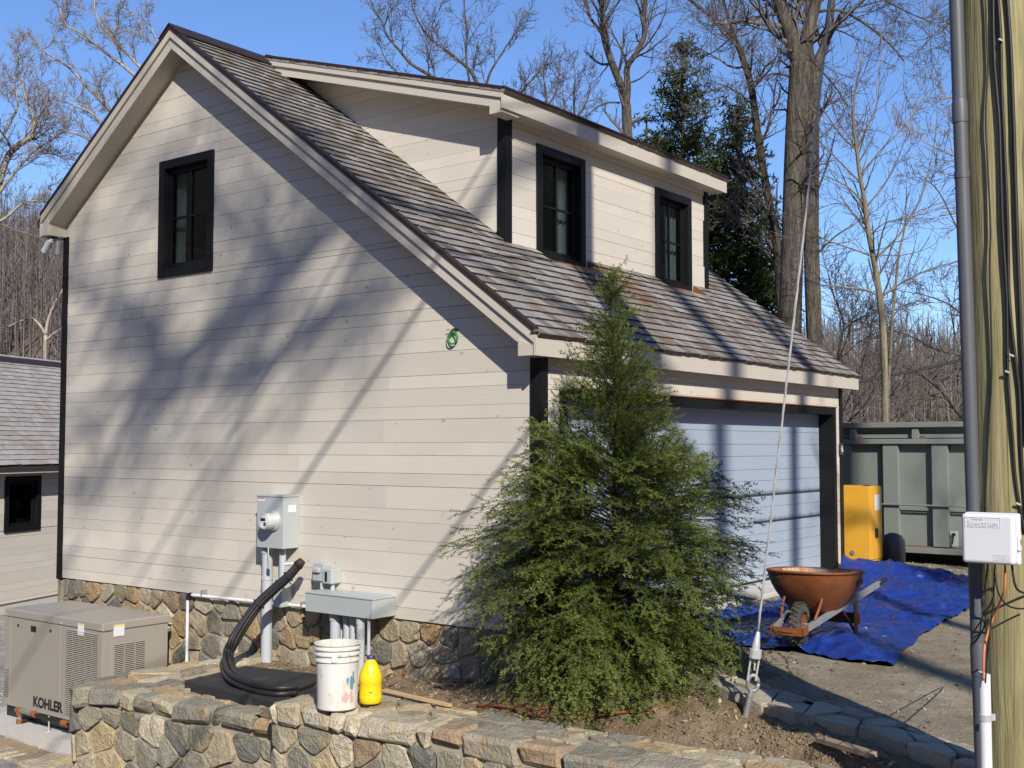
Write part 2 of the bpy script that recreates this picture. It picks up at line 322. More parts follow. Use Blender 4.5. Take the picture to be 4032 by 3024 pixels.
# ------------------------------------------------------------------ mesh helpers
class MB:
    def __init__(s): s.v = []; s.f = []; s.m = []
    def add(s, vs, fs, mi=0):
        k = len(s.v); s.v += [tuple(map(float, p)) for p in vs]
        s.f += [tuple(i+k for i in f) for f in fs]; s.m += [mi]*len(fs); return s
    def box(s, x0, x1, y0, y1, z0, z1, mi=0):
        return s.add([(x0, y0, z0), (x1, y0, z0), (x1, y1, z0), (x0, y1, z0), (x0, y0, z1), (x1, y0, z1), (x1, y1, z1), (x0, y1, z1)],
                     [(3, 2, 1, 0), (4, 5, 6, 7), (0, 1, 5, 4), (1, 2, 6, 5), (2, 3, 7, 6), (3, 0, 4, 7)], mi)
    def obox(s, c, ax, ay, az, mi=0):
        c, ax, ay, az = map(np.array, (c, ax, ay, az)); vs = []
        for k in (-1, 1):
            for i, j in ((-1, -1), (1, -1), (1, 1), (-1, 1)): vs.append(c+i*ax+j*ay+k*az)
        return s.add(vs, [(3, 2, 1, 0), (4, 5, 6, 7), (0, 1, 5, 4), (1, 2, 6, 5), (2, 3, 7, 6), (3, 0, 4, 7)], mi)
    def prism(s, poly, ext, mi=0):
        """poly: list of 3-D points (planar), ext: extrusion vector"""
        n = len(poly); e = np.array(ext); vs = [np.array(p) for p in poly]; vs += [p+e for p in vs]
        return s.add(vs, [tuple(range(n-1, -1, -1)), tuple(range(n, 2*n))]+[(i, (i+1) % n, n+(i+1) % n, n+i) for i in range(n)], mi)
    def tube(s, pts, rad, n=8, mi=0, caps=True, flat=None):
        pts = [np.array(p, float) for p in pts]
        if not hasattr(rad, '__len__'): rad = [rad]*len(pts)
        vs = []; prev = None
        for i, p in enumerate(pts):
            d = pts[min(i+1, len(pts)-1)]-pts[max(i-1, 0)]; d = d/(np.linalg.norm(d)+1e-9)
            a = prev if prev is not None else (np.array([0, 0, 1.]) if abs(d[2]) < .9 else np.array([1., 0, 0]))
            a = a-d*(a@d); a = a/(np.linalg.norm(a)+1e-9); b = np.cross(d, a); prev = a
            for k in range(n):
                t = 2*math.pi*k/n; vs.append(p+rad[i]*(math.cos(t)*a+math.sin(t)*b))
        fs = []
        for i in range(len(pts)-1):
            for k in range(n):
                k2 = (k+1) % n; fs.append((i*n+k, i*n+k2, (i+1)*n+k2, (i+1)*n+k))
        if caps: fs += [tuple(range(n-1, -1, -1)), tuple(range((len(pts)-1)*n, len(pts)*n))]
        return s.add(vs, fs, mi)
    def lathe(s, prof, n=24, c=(0, 0, 0), mi=0, caps=False):
        vs = []; fs = []; m = len(prof)
        for r, z in prof:
            for k in range(n):
                t = 2*math.pi*k/n; vs.append((c[0]+r*math.cos(t), c[1]+r*math.sin(t), c[2]+z))
        for i in range(m-1):
            for k in range(n):
                k2 = (k+1) % n; fs.append((i*n+k, i*n+k2, (i+1)*n+k2, (i+1)*n+k))
        if caps: fs += [tuple(range(n-1, -1, -1)), tuple(range((m-1)*n, m*n))]
        return s.add(vs, fs, mi)
    def mesh(s, name, mats, smooth=False):
        me = bpy.data.meshes.new(name); me.from_pydata(s.v, [], s.f)
        for m in (mats if isinstance(mats, (list, tuple)) else [mats]): me.materials.append(m)
        if any(s.m): me.polygons.foreach_set('material_index', s.m)
        if smooth: me.polygons.foreach_set('use_smooth', [True]*len(me.polygons))
        me.update(); return me
    def build(s, name, mats, parent=None, smooth=False, bevel=0, loc=None, auto=None):
        o = bpy.data.objects.new(name, s.mesh(name, mats, smooth)); COL.objects.link(o)
        if parent: o.parent = parent
        if loc is not None: o.location = loc
        if bevel:
            b = o.modifiers.new('bevel', 'BEVEL'); b.width = bevel; b.segments = 2; b.limit_method = 'ANGLE'; b.harden_normals = False
        if smooth and auto:
            e = o.modifiers.new('split', 'EDGE_SPLIT'); e.split_angle = R(auto)
        return o
def tag(o, label, cat=None, group=None, kind=None):
    if label: o['label'] = label
    if cat: o['category'] = cat
    if group: o['group'] = group
    if kind: o['kind'] = kind
    return o
def thing(name, label, cat, loc=(0, 0, 0), rz=0.0, group=None):
    o = bpy.data.objects.new(name, None); COL.objects.link(o); o.location = loc; o.rotation_euler = (0, 0, rz); o.empty_display_size = .2
    return tag(o, label, cat, group)
def inst(name, mesh, parent=None, loc=(0, 0, 0), scale=(1, 1, 1), rot=(0, 0, 0)):
    o = bpy.data.objects.new(name, mesh); COL.objects.link(o); o.parent = parent; o.location = loc; o.scale = scale; o.rotation_euler = rot; return o
def npmesh(name, V, F, mat, tint=None, smooth=False, kind=None, parent=None):
    """V (n,3) F (m,k) numpy"""
    me = bpy.data.meshes.new(name); k = F.shape[1]
    me.vertices.add(len(V)); me.vertices.foreach_set('co', V.astype(np.float32).ravel())
    me.loops.add(F.size); me.loops.foreach_set('vertex_index', F.astype(np.int32).ravel())
    me.polygons.add(len(F)); me.polygons.foreach_set('loop_start', np.arange(0, F.size, k, dtype=np.int32)); me.polygons.foreach_set('loop_total', np.full(len(F), k, dtype=np.int32))
    me.materials.append(mat)
    if tint is not None:
        a = me.color_attributes.new('tint', 'FLOAT_COLOR', 'POINT')
        a.data.foreach_set('color', np.hstack([tint, np.ones((len(tint), 1))]).astype(np.float32).ravel())
    me.update(calc_edges=True)
    if smooth: me.polygons.foreach_set('use_smooth', [True]*len(F))
    o = bpy.data.objects.new(name, me); COL.objects.link(o); o.parent = parent
    if kind: o['kind'] = kind
    return o
def nrm(v): v = np.array(v, float); return v/(np.linalg.norm(v)+1e-12)
def text(name, s, size, mat, parent, M, depth=.002, bold=0.0):
    c = bpy.data.curves.new(name, 'FONT'); c.body = s; c.size = size; c.extrude = depth; c.align_x = 'CENTER'; c.align_y = 'CENTER'; c.offset = bold
    t = bpy.data.objects.new(name+'_tmp', c); COL.objects.link(t)
    dg = bpy.context.evaluated_depsgraph_get(); me = bpy.data.meshes.new_from_object(t.evaluated_get(dg)); bpy.data.objects.remove(t)
    me.materials.clear(); me.materials.append(mat)
    o = bpy.data.objects.new(name, me); COL.objects.link(o); o.parent = parent; o.matrix_local = M; return o
def frame(o, x, y, z):
    return Matrix(((x[0], y[0], z[0], o[0]), (x[1], y[1], z[1], o[1]), (x[2], y[2], z[2], o[2]), (0, 0, 0, 1)))
def vnoise(x, y, seed=0):
    """cheap smooth value noise, numpy arrays"""
    def h(i, j): return np.modf(np.sin(i*127.1+j*311.7+seed*74.7)*43758.5453)[0]
    i = np.floor(x); j = np.floor(y); fx = x-i; fy = y-j; fx = fx*fx*(3-2*fx); fy = fy*fy*(3-2*fy)
    return (h(i, j)*(1-fx)+h(i+1, j)*fx)*(1-fy)+(h(i, j+1)*(1-fx)+h(i+1, j+1)*fx)*fy
def fbm(x, y, seed=0, o=4):
    s = 0; a = .5
    for k in range(o): s = s+a*vnoise(x*2**k, y*2**k, seed+k); a *= .5
    return s
# ------------------------------------------------------------------ the ground
def street_z(x, y): return -.30-.2*np.clip(y+4.5, 0, 7.0)
def drive_left(y):   # x of the stone edging along the drive
    return np.interp(y, [-12, -6, -3.6, -2.6, -1.45, 0.0], [-4.2, -2.0, -.93, -.50, -.08, .30])
def drive_z(x, y): return -.035*np.clip(-y, 0, 4.5)-.012+.02*(fbm(x*1.3, y*1.3, 3)-.5)+.008*(fbm(x*9, y*9, 5)-.5)
def wall_front(y): return np.interp(y, [-4.5, -2.15, -1.4, -.6, .14, .9], [-1.5, -1.80, -1.87, -1.90, -1.98, -2.04])
def soil_z(x, y):
    b = np.interp(y, [-4.5, -2.5, .3, 1.5, 3.5], [-.30, -.36, -.38, -.47, -.53])
    f = np.clip((x+1.35)/np.maximum(drive_left(y)-.30+1.35, .15), 0, 1)*np.clip(-(y-.3)/.6, 0, 1)
    b = b+(drive_z(x, y)-.042-b)*f*f*(3-2*f)
    return b+.05*(fbm(x*2.2, y*2.2, 8)-.5)+.035*(fbm(x*9, y*9, 4)-.5)
def grid(xs, ys, zf, name, mat, kind='structure', smooth=True, skirt=None):
    X, Y = np.meshgrid(xs, ys) if not callable(xs) else None
    Z = zf(X, Y); n, m = X.shape
    V = np.stack([X, Y, Z], -1).reshape(-1, 3); i = np.arange(n*m).reshape(n, m)
    F = np.stack([i[:-1, :-1], i[:-1, 1:], i[1:, 1:], i[1:, :-1]], -1).reshape(-1, 4)
    return npmesh(name, V, F, mat, smooth=smooth, kind=kind)
def rowgrid(ys, x0f, x1f, nx, zf, name, mat):
    Y = np.repeat(np.array(ys)[:, None], nx, 1); t = np.linspace(0, 1, nx)[None, :]
    a = np.array([x0f(y) for y in ys])[:, None]; b = np.array([x1f(y) for y in ys])[:, None]; X = a+(b-a)*t
    V = np.stack([X, Y, zf(X, Y)], -1).reshape(-1, 3); n = len(ys); i = np.arange(n*nx).reshape(n, nx)
    F = np.stack([i[:-1, :-1], i[:-1, 1:], i[1:, 1:], i[1:, :-1]], -1).reshape(-1, 4)
    return npmesh(name, V, F, mat, smooth=True, kind='structure')
def hill_h(r, a):
    """ground height far away; a = azimuth in degrees to the left of the view axis"""
    el = np.interp(a, [-180, -60, -30, -18, -5, 10, 22, 32, 60, 180], [21.0, 18.0, 3.6, 4.2, 5.5, 8.0, 10.2, 10.6, 18.0, 21.0])  # unseen slopes behind the camera are raised to cut the sky fill
    H = np.tan(np.radians(el))*190
    t = np.clip((r-42)/150, 0, 1); t = t*t*(3-2*t)*.6+t*.4
    return t*H
def ground_z(x, y):
    r = np.hypot(x-CAM[0], y-CAM[1]); a = (np.degrees(np.arctan2(y-CAM[1], x-CAM[0]))-math.degrees(YAW)+180) % 360-180
    near = street_z(x, y)-.12*np.clip((x+1.8)*4, 0, 1)-1.0*np.clip((x-9)/4, 0, 1)*np.clip(-y, 0, 1)
    return near*np.clip(1-(r-40)/30, 0, 1)-1.4*np.clip((r-40)/30, 0, 1)+hill_h(r, a)+np.clip((r-45)/60, 0, 1)*6*(fbm(x*.03, y*.03, 2)-.5)
def spaced(c, near, far, n):
    t = np.linspace(-1, 1, n); return c+np.sign(t)*(near*np.abs(t)+(far-near)*np.abs(t)**4)
gx = np.sort(np.concatenate([spaced(-3, 40, 900, 170), [-1.8, -1.55]])); gy = spaced(0, 40, 900, 171)
grid(gx, gy, ground_z, 'ground', HILLM)
rowgrid(np.arange(-14, 9.01, .25), lambda y: -16.0, lambda y: -2.25 if y > -3.5 else float(drive_left(y))-.1, 60, lambda x, y: street_z(x, y)+.02+.012*(fbm(x*3, y*3, 1)-.5), 'street', STREET)
rowgrid(np.arange(-12, .001, .07), drive_left, lambda y: 15.0, 180, drive_z, 'driveway', DRIVE)
rowgrid(np.arange(-.02, 7, .12), lambda y: 6.55, lambda y: 15.0, 60, drive_z, 'back_yard', DRIVE)
rowgrid(np.arange(-4.4, 3.5, .05), lambda y: float(wall_front(min(y, .9)))+.12 if y < 1 else -1.8, lambda y: .05 if y >= 0 else float(drive_left(y))+.03, 60, soil_z, 'planting_soil', SOIL)
rowgrid(np.arange(3.3, 18, .3), lambda y: -1.9, lambda y: 9.0, 40, lambda x, y: -1.47+.02*np.clip(y-6, 0, 12)+.015*(fbm(x*8, y*8, 2)-.5), 'gravel_yard', GRAVEL)

def PS(u, v, off=0.0):
    z = -.35
    for _ in range(30):
        p = PZ(u, v, z); z = z+.6*(float(soil_z(p[0], p[1]))-z)
    p[2] += off; return p
# ------------------------------------------------------------------ garage house
D, L = 7.007, 6.5
SR, SL = .735, .70
YR = 4.68                                  # ridge
def B(y): return 5.774-SR*(YR-y) if y <= YR else 5.774-SL*(y-YR)      # underside of the rake boards
def T(y): return 2.45+SR*(y+.15) if y <= YR else 2.45+SR*(YR+.15)-SL*(y-YR)   # shingle plane
def Tinv(z): return (z-2.45)/SR-.15
house = thing('garage_house', 'large beige plank-sided garage with cedar shingle roof, shed dormer and black trim', 'house')
zl = [0.0, .107]
k = 0
while zl[-1] < 6.3: zl.append(zl[-1]+[.16, .114, .205, .115][k % 4]); k += 1
rb = random.Random(5)
def board(parent, za, zb, r0, r1, to3, thick, joints=True, cut=None):
    """one course between heights za..zb; r0/r1 = (left,right) extents at za and zb"""
    g = rb.choice([.001, .0014, .002, .003]); a, b = za+.001, zb-g
    segs = [(r0[0], r0[1], r1[0], r1[1])]
    if joints and r0[1]-r0[0] > 2.2:
        segs = []; n = 1 if r0[1]-r0[0] < 5 else rb.choice([1, 2]); w0 = r0[1]-r0[0]
        cuts = sorted(rb.choice([.25, .33, .42, .55, .63, .75])*w0+r0[0]+rb.uniform(-.1, .1) for _ in range(n))
        if len(cuts) == 2 and cuts[1]-cuts[0] < .8: cuts = cuts[:1]
        e = [None]+cuts+[None]
        for i in range(len(e)-1):
            p0 = r0[0] if e[i] is None else e[i]+.0008; q0 = r1[0] if e[i] is None else e[i]+.0008
            p1 = r0[1] if e[i+1] is None else e[i+1]-.0008; q1 = r1[1] if e[i+1] is None else e[i+1]-.0008
            segs.append((p0, p1, q0, q1))
    dz = rb.uniform(-.0015, .0015)
    for p0, p1, q0, q1 in segs:
        if p1-p0 < .01 and q1-q0 < .01: continue
        poly = [(p0, a), (p1, a), (max(q1, q0+.002), b), (q0, b)]
        m = MB(); e = np.array(to3(0, 0, thick))-np.array(to3(0, 0, 0))
        m.prism([to3(s, t, dz) for s, t in poly], e).build('siding_board', SIDING, parent)
def clad(parent, zmin, zmax, ext, to3, holes=(), thick=.018, back=None, z_skip=0.0):
    """clad a wall with boards; ext(z)->(lo,hi); holes: (lo,hi,z0,z1)"""
    zs = [z for z in zl if zmin < z < zmax]; zs = [zmin]+zs+[zmax]
    for h in holes:
        for z in (h[2], h[3]):
            if zmin < z < zmax: zs.append(z)
    zs = sorted(set(round(z, 4) for z in zs))
    bm = MB()
    for za, zb in zip(zs[:-1], zs[1:]):
        e0, e1 = ext(za), ext(zb)
        if e0[1]-e0[0] < .01: continue
        if e1[1] < e1[0]: e1 = ((e1[0]+e1[1])/2,)*2
        hs = sorted(h for h in holes if h[2] < (za+zb)/2 < h[3])
        lo0, lo1 = e0[0], e1[0]; parts = []
        for h in hs:
            parts.append(((lo0, h[0]), (lo1, h[0]))); lo0 = lo1 = h[1]
        parts.append(((lo0, e0[1]), (lo1, e1[1])))
        for r0, r1 in parts:
            if r0[1]-r0[0] < .02: continue
            if zb-za > .012: board(parent, za, zb, r0, r1, to3, thick)
            ee = np.array(to3(0, 0, thick+.085))-np.array(to3(0, 0, thick+.004))
            bm.prism([to3(s, t, thick+.004) for s, t in ((r0[0], za), (r0[1], za), (max(r1[1], r1[0]+.002), zb), (r1[0], zb))], ee)
    return bm
def wallpart(name, zmin, zmax, ext, to3, holes=(), thick=.018):
    p = MB().box(0, .001, 0, .001, 0, .001).build(name, DARK, house)
    bm = clad(p, zmin, zmax, ext, to3, holes, thick)
    me = bm.mesh(name, DARK); old = p.data; p.data = me; bpy.data.meshes.remove(old); return p
GW = (4.226, 5.158, 3.374, 4.662)
wallpart('gable_wall', 0, 5.80, lambda z: (max(.0, YR-(5.80-z)/SR), min(D, YR+(5.80-z)/SL)), lambda s, t, d: (d, s, t), [(GW[0]+.03, GW[1]-.03, GW[2]+.03, GW[3]-.03)])
DO = (.274, 6.286, 0.0, 2.017)
wallpart('front_wall', 0, 2.30, lambda z: (.0, L), lambda s, t, d: (s, d, t), [(DO[0]+.02, DO[1]-.02, -.1, DO[3]-.01)])
W1 = (1.835, 2.725, 3.43, 4.655); W2 = (4.24, 5.125, 3.43, 4.64)
DY, DX0, DX1 = 1.375, 1.317, 5.56
wallpart('dormer_front_wall', 3.40, 4.84, lambda z: (DX0, DX1), lambda s, t, d: (s, DY+d, t), [(w_[0]+.03, w_[1]-.03, w_[2]+.03, w_[3]-.03) for w_ in (W1, W2)])
def cheek(z): return (max(DY, (z-4.83)/.298+1.19), max(DY, Tinv(z)))
wallpart('dormer_side_wall', 3.5, 5.8, cheek, lambda s, t, d: (DX0+d, s, t))
wallpart('dormer_far_wall', 3.5, 5.8, cheek, lambda s, t, d: (DX1-d, s, t))
m = MB().box(.1, L-.1, 6.9, D, -1.8, 4.1); m.build('rear_wall', SIDING, house)
m = MB(); m.prism([(L-.1, .1, 0), (L-.1, 6.9, 0), (L-.1, 6.9, 4.1), (L-.1, YR, 5.75), (L-.1, .1, 2.4)], (.1, 0, 0)); m.build('side_wall', SIDING, house)
MB().box(.12, L-.1, .2, 6.9, 2.55, 2.65).build('loft_floor', ROOM, house)
MB().box(.1, L-.1, .2, 6.9, -.1, 0).build('garage_floor', CONC, house)

# trim
def part(name, mat, m, parent=house, bevel=0.0): return m.build(name, mat, parent, bevel=bevel)
c = .09
part('corner_board', BLACK, MB().prism([(-.016, -.016, 0), (c, -.016, 0), (c, .002, 0), (.002, .002, 0), (.002, c, 0), (-.016, c, 0)], (0, 0, 2.268)))
part('corner_board', BLACK, MB().box(-.016, .03, D-.085, D+.016, -.02, 4.03))
part('corner_board', BLACK, MB().box(L-.07, L+.016, -.016, .03, 0, 2.268))
part('corner_board', BLACK, MB().prism([(DX0-.016, DY-.016, 3.45), (DX0+c, DY-.016, 3.45), (DX0+c, DY+.002, 3.45), (DX0+.002, DY+.002, 3.45), (DX0+.002, DY+c, 3.52), (DX0-.016, DY+c, 3.52)], (0, 0, 1.36)))
part('corner_board', BLACK, MB().box(DX1-.075, DX1+.016, DY-.016, DY+.05, 3.45, 4.80))
def rake(x0, x1, o0, o1, side):
    a, b_ = (-.121, YR) if side == 'R' else (YR, 7.127)
    return MB().prism([(x0, a, B(a)+o0), (x0, b_, B(b_)+o0), (x0, b_, B(b_)+o1), (x0, a, B(a)+o1)], (x1-x0, 0, 0))
for sd_ in 'RL':
    part('rake_board', TRIM, rake(-.232, -.205, 0, .118, sd_)); part('rake_board', TRIM, rake(-.256, -.2045, .1185, .205, sd_))
    part('roof_edge_strip', ROOFEDGE, rake(-.266, -.19, .2055, .245, sd_)); part('soffit', TRIM, rake(-.2045, .02, .008, .03, sd_))
    part('rake_board', TRIM, rake(L+.2, L+.24, 0, .205, sd_)); part('soffit', TRIM, rake(L-.02, L+.2, .008, .03, sd_))
part('eave_box', TRIM, MB().prism([(-.244, -.122, 2.262), (-.244, .043, 2.262), (-.244, .043, B(.043)+.03), (-.244, -.122, B(-.122)+.09)], (.24, 0, 0)))
part('eave_box', TRIM, MB().prism([(-.244, 7.128, 4.03), (-.244, 7.128, B(7.128)+.06), (-.244, 6.99, B(6.99)+.06), (-.244, 6.99, 4.03)], (.24, 0, 0)))
part('fascia_board', TRIM, MB().box(-.2565, L+.24, -.147, -.1225, 2.258, 2.437))
part('fascia_board', TRIM, MB().box(-.25, L+.24, 7.129, 7.15, 4.02, 4.2))
part('soffit', TRIM, MB().box(-.003, L+.23, -.1225, .03, 2.268, 2.29))
part('drip_edge', ROOFEDGE, MB().box(-.27, L+.262, -.168, -.10, 2.4375, 2.446))
# door
m = MB().box(DO[0], DO[0]+.088, -.022, .2, .0, DO[3]-.088); part('door_casing', BLACK, m)
m = MB().box(DO[1]-.088, DO[1], -.022, .2, .0, DO[3]-.088); part('door_casing', BLACK, m)
m = MB().box(DO[0], DO[1], -.022, .2, DO[3]-.0875, DO[3]); part('door_casing', BLACK, m)
part('head_flashing', COPPER, MB().box(DO[0]-.01, DO[1]+.01, -.035, .01, DO[3]+.001, DO[3]+.014))
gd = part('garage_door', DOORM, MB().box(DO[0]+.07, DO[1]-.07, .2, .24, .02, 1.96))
dl = [.035, .18, .308, .428, .549, .684, .848, .99, 1.147, 1.276, 1.427, 1.559, 1.707, 1.94]
for a, b_ in zip(dl[:-1], dl[1:]):
    MB().box(DO[0]+.09, DO[1]-.09, .172, .2, a+.0015, b_-.002).build('door_panel', DOORM, gd)
part('weather_seal', BLACKP, MB().box(DO[0]+.09, DO[1]-.09, .175, .2, .012, .034))
part('threshold_slab', CONC, MB().box(.02, L, -.34, .3, -.3, .011), bevel=.01)
pq = part('number_plaque', PLAQUE, MB().box(6.395, 6.475, -.034, -.0165, 1.43, 1.575))
text('numeral', '6', .12, LABEL, pq, frame((6.44, -.036, 1.50), (1, 0, 0), (0, 0, 1), (0, -1, 0)), .002)
# windows
def window(o, ux, nn, w_, h_, curtains):
    ux = np.array(ux, float); nn = np.array(nn, float); o = np.array(o, float); uz = np.array([0, 0, 1.])
    def bx(mb, a0, a1, b0, b1, d0, d1):   # along ux, z, depth (outwards positive)
        cc = o+ux*(a0+a1)/2+uz*(b0+b1)/2+nn*(d0+d1)/2
        mb.obox(cc, ux*(a1-a0)/2, nn*(d1-d0)/2, uz*(b1-b0)/2)
    C = .092; m = MB()
    bx(m, 0, C, 0, h_, -.06, .022); bx(m, w_-C, w_, 0, h_, -.06, .022); bx(m, C, w_-C, 0, C, -.06, .0215); bx(m, C, w_-C, h_-C, h_, -.06, .0215)
    W = m.build('window', BLACK, house, bevel=.003)
    m = MB(); a, f = C+.004, .05
    bx(m, a, a+f, a, h_-a, -.09, -.045); bx(m, w_-a-f, w_-a, a, h_-a, -.09, -.045); bx(m, a+f, w_-a-f, a, a+f*1.15, -.09, -.0455); bx(m, a+f, w_-a-f, h_-a-f, h_-a, -.09, -.0455)
    m.build('sash', BLACK, W)
    x0, x1, z0, z1 = a+f, w_-a-f, a+f*1.15, h_-a-f
    m = MB(); bx(m, (x0+x1)/2-.011, (x0+x1)/2+.011, z0, z1, -.078, -.052); m.build('muntin', BLACK, W)
    m = MB(); bx(m, x0, (x0+x1)/2-.0115, (z0+z1)/2-.011, (z0+z1)/2+.011, -.078, -.052); bx(m, (x0+x1)/2+.0115, x1, (z0+z1)/2-.011, (z0+z1)/2+.011, -.078, -.052); m.build('muntin', BLACK, W)
    for i in range(2):
        for j in range(2):
            m = MB(); xa = x0 if i == 0 else (x0+x1)/2+.0115; xb = (x0+x1)/2-.0115 if i == 0 else x1
            za = z0 if j == 0 else (z0+z1)/2+.0115; zb = (z0+z1)/2-.0115 if j == 0 else z1
            bx(m, xa, xb, za, zb, -.072, -.067); m.build('pane', GLASS, W)
    for c0, c1 in curtains:
        m = MB(); n = 14; vs = []; fs = []
        for i in range(n):
            s_ = c0+(c1-c0)*i/(n-1); dd = -.17+.018*math.sin(i*1.9)
            for z_ in (z0-.1, z1+.1): vs += [o+ux*s_+uz*z_+nn*dd, o+ux*s_+uz*z_+nn*(dd-.004)]
        for i in range(n-1):
            k_ = i*4; fs += [(k_, k_+4, k_+6, k_+2), (k_+1, k_+3, k_+7, k_+5)]
        m.add(vs, fs); m.build('curtain', CURTAIN, W, smooth=True)
window((0, GW[1], GW[2]), (0, -1, 0), (-1, 0, 0), GW[1]-GW[0], GW[3]-GW[2], [(.08, .225)])
window((W1[0], DY, W1[2]), (1, 0, 0), (0, -1, 0), W1[1]-W1[0], W1[3]-W1[2], [(.60, .88)])
window((W2[0], DY, W2[2]), (1, 0, 0), (0, -1, 0), W2[1]-W2[0], W2[3]-W2[2], [(.52, .86)])
# dormer roof
def DB(y): return 4.80+.298*(y-1.19)
DRX0, DRX1 = 1.03, 5.72
yj = 4.6
dr = MB().prism([(DRX0+.03, 1.21, DB(1.21)+.02), (DRX0+.03, YR, DB(YR)+.02), (DRX0+.03, YR, DB(YR)+.155), (DRX0+.03, 1.21, DB(1.21)+.155)], (DRX1-DRX0-.06, 0, 0)).build('dormer_roof', TRIM, house)
def drake(x0, x1, o0, o1): return MB().prism([(x0, 1.19, DB(1.19)+o0), (x0, yj, DB(yj)+o0), (x0, yj, DB(yj)+o1), (x0, 1.19, DB(1.19)+o1)], (x1-x0, 0, 0))
part('rake_board', TRIM, drake(DRX0, DRX0+.028, 0, .1)); part('rake_board', TRIM, drake(DRX0-.022, DRX0+.0285, .1005, .186)); part('roof_edge_strip', ROOFEDGE, drake(DRX0-.035, DRX0+.05, .1865, .212))
part('rake_board', TRIM, drake(DRX1-.028, DRX1, 0, .186))
part('fascia_board', TRIM, MB().box(DRX0-.0225, DRX1, 1.166, 1.1895, 4.795, 4.985))
part('roof_edge_strip', ROOFEDGE, MB().box(DRX0-.036, DRX1+.015, 1.145, 1.215, 4.9855, 5.006))
part('eave_box', TRIM, MB().box(DRX0-.006, DX0-.02, 1.19, 1.345, 4.765, 4.86))
part('soffit', TRIM, MB().box(DX0-.02, DRX1-.01, 1.19, DY+.02, 4.80, 4.818))
# roof decks
deck = MB()
def dk(x0, x1, y0, y1): deck.prism([(x0, y0, T(y0)-.03), (x0, y1, T(y1)-.03), (x0, y1, T(y1)-.10), (x0, y0, T(y0)-.10)], (x1-x0, 0, 0))
dk(-.245, DX0+.03, -.145, YR); dk(DX1-.03, L+.245, -.145, YR); dk(DX0+.03, DX1-.03, -.145, 1.175)
for a, b_ in ((DX0+.03, W1[0]-.03), (W1[1]+.06, W2[0]-.03), (W2[1]+.06, DX1-.03)): dk(a, b_, 1.175, DY+.05)
deck.prism([(-.245, YR, T(YR)-.03), (-.245, 7.2, T(7.2)-.03), (-.245, 7.2, T(7.2)-.10), (-.245, YR, T(YR)-.10)], (L+.49, 0, 0))
roof = deck.build('roof', DARK, house)
for w_ in (W1, W2):
    part('notch_flashing', COPPER, MB().box(w_[0]-.028, w_[1]+.058, 1.178, DY-.025, 3.34, 3.425))
    part('notch_flashing', COPPER, MB().prism([(w_[1]+.045, 1.18, 3.426), (w_[1]+.045, DY-.02, 3.426), (w_[1]+.045, DY-.02, T(DY-.02)-.012), (w_[1]+.045, 1.19, T(1.19)-.01)], (.012, 0, 0)))
# shingles
EXPO = .1375
def shingle_mesh():
    m = MB(); l, t0, t1 = .215, .030, .004
    vs = [(-.5, 0, 0), (.5, 0, 0), (.5, l, 0), (-.5, l, 0), (-.5, 0, t0), (.5, 0, t0), (.5, l, t1), (-.5, l, t1)]
    m.add(vs, [(3, 2, 1, 0), (4, 5, 6, 7), (1, 2, 6, 5), (2, 3, 7, 6), (3, 0, 4, 7)], 0); m.add(vs, [(0, 1, 5, 4)], 1)
    return m
SHV = shingle_mesh(); SHM = SHV.mesh('shingle', [SHINGLE, BUTT])
rs = random.Random(11)
def lay(y0, y1, slope, zf, intervals, wmin=.075, wmax=.185, expo=EXPO):
    """list of (x, y, z, width, pitch, dz) ; goes up from the eave"""
    out = []; cs = math.cos(math.atan(slope)); k = 0; sgn = 1 if y1 > y0 else -1
    while True:
        y = y0+sgn*k*expo*cs
        if (y1-y)*sgn < expo*cs*.6: break
        for a, b_ in intervals(y+sgn*.03):
            x = a
            while x < b_-.01:
                w_ = rs.uniform(wmin, wmax)
                if b_-x-w_ < wmin: w_ = b_-x
                out.append((x+w_/2, y+rs.uniform(-.004, .004), w_-rs.uniform(.002, .005), rs.uniform(0, .004))); x += w_
        k += 1
    return [(x, y, zf(y)+dz-.03, w_, sgn*math.atan(slope)) for x, y, w_, dz in out]
def iv(y):
    a, b_ = -.25, L+.25
    if y > DY-.02: return [(a, DX0-.004), (DX1+.004, b_)]
    if y > 1.13:
        e = [(a, W1[0]-.03), (W1[1]+.06, W2[0]-.03), (W2[1]+.06, b_)]
        return e
    return [(a, b_)]
sh = lay(-.165, YR-.02, SR, T, iv)
def depth_of(p): return float((np.array(p)-CAM) @ FW)
def area(s_): return s_[3]/depth_of(s_[:3])**2 if -.2 < s_[0] else s_[3]/depth_of(s_[:3])**2
sh.sort(key=area, reverse=True)
def joined(lst, name, mats, parent):
    V = []; F = []; MI = []
    base = np.array(SHV.v)
    m = MB()
    for x, y, z, w_, p in lst:
        cp, sp = math.cos(p), math.sin(p); q = base*np.array([w_, 1, 1])
        if p >= 0: P = np.stack([x+q[:, 0], y+q[:, 1]*cp-q[:, 2]*sp, z+q[:, 1]*sp+q[:, 2]*cp], -1)
        else: P = np.stack([x-q[:, 0], y-q[:, 1]*cp-q[:, 2]*sp, z-q[:, 1]*sp+q[:, 2]*cp], -1)
        k_ = len(m.v); m.v += [tuple(r_) for r_ in P]; m.f += [tuple(i+k_ for i in f) for f in SHV.f]; m.m += SHV.m
    o = m.build(name, mats, parent); o['kind'] = 'stuff'; return o
for x, y, z, w_, p in sh[:300]: inst('shingle', SHM, roof, (x, y, z), (w_, 1, 1), (p, 0, 0))
joined(sh[300:], 'shingle_courses', [SHINGLE, BUTT], roof)
joined(lay(7.22, YR+.02, SL, T, lambda y: [(-.25, L+.25)], .1, .25), 'rear_shingle_courses', [SHINGLE, BUTT], roof)
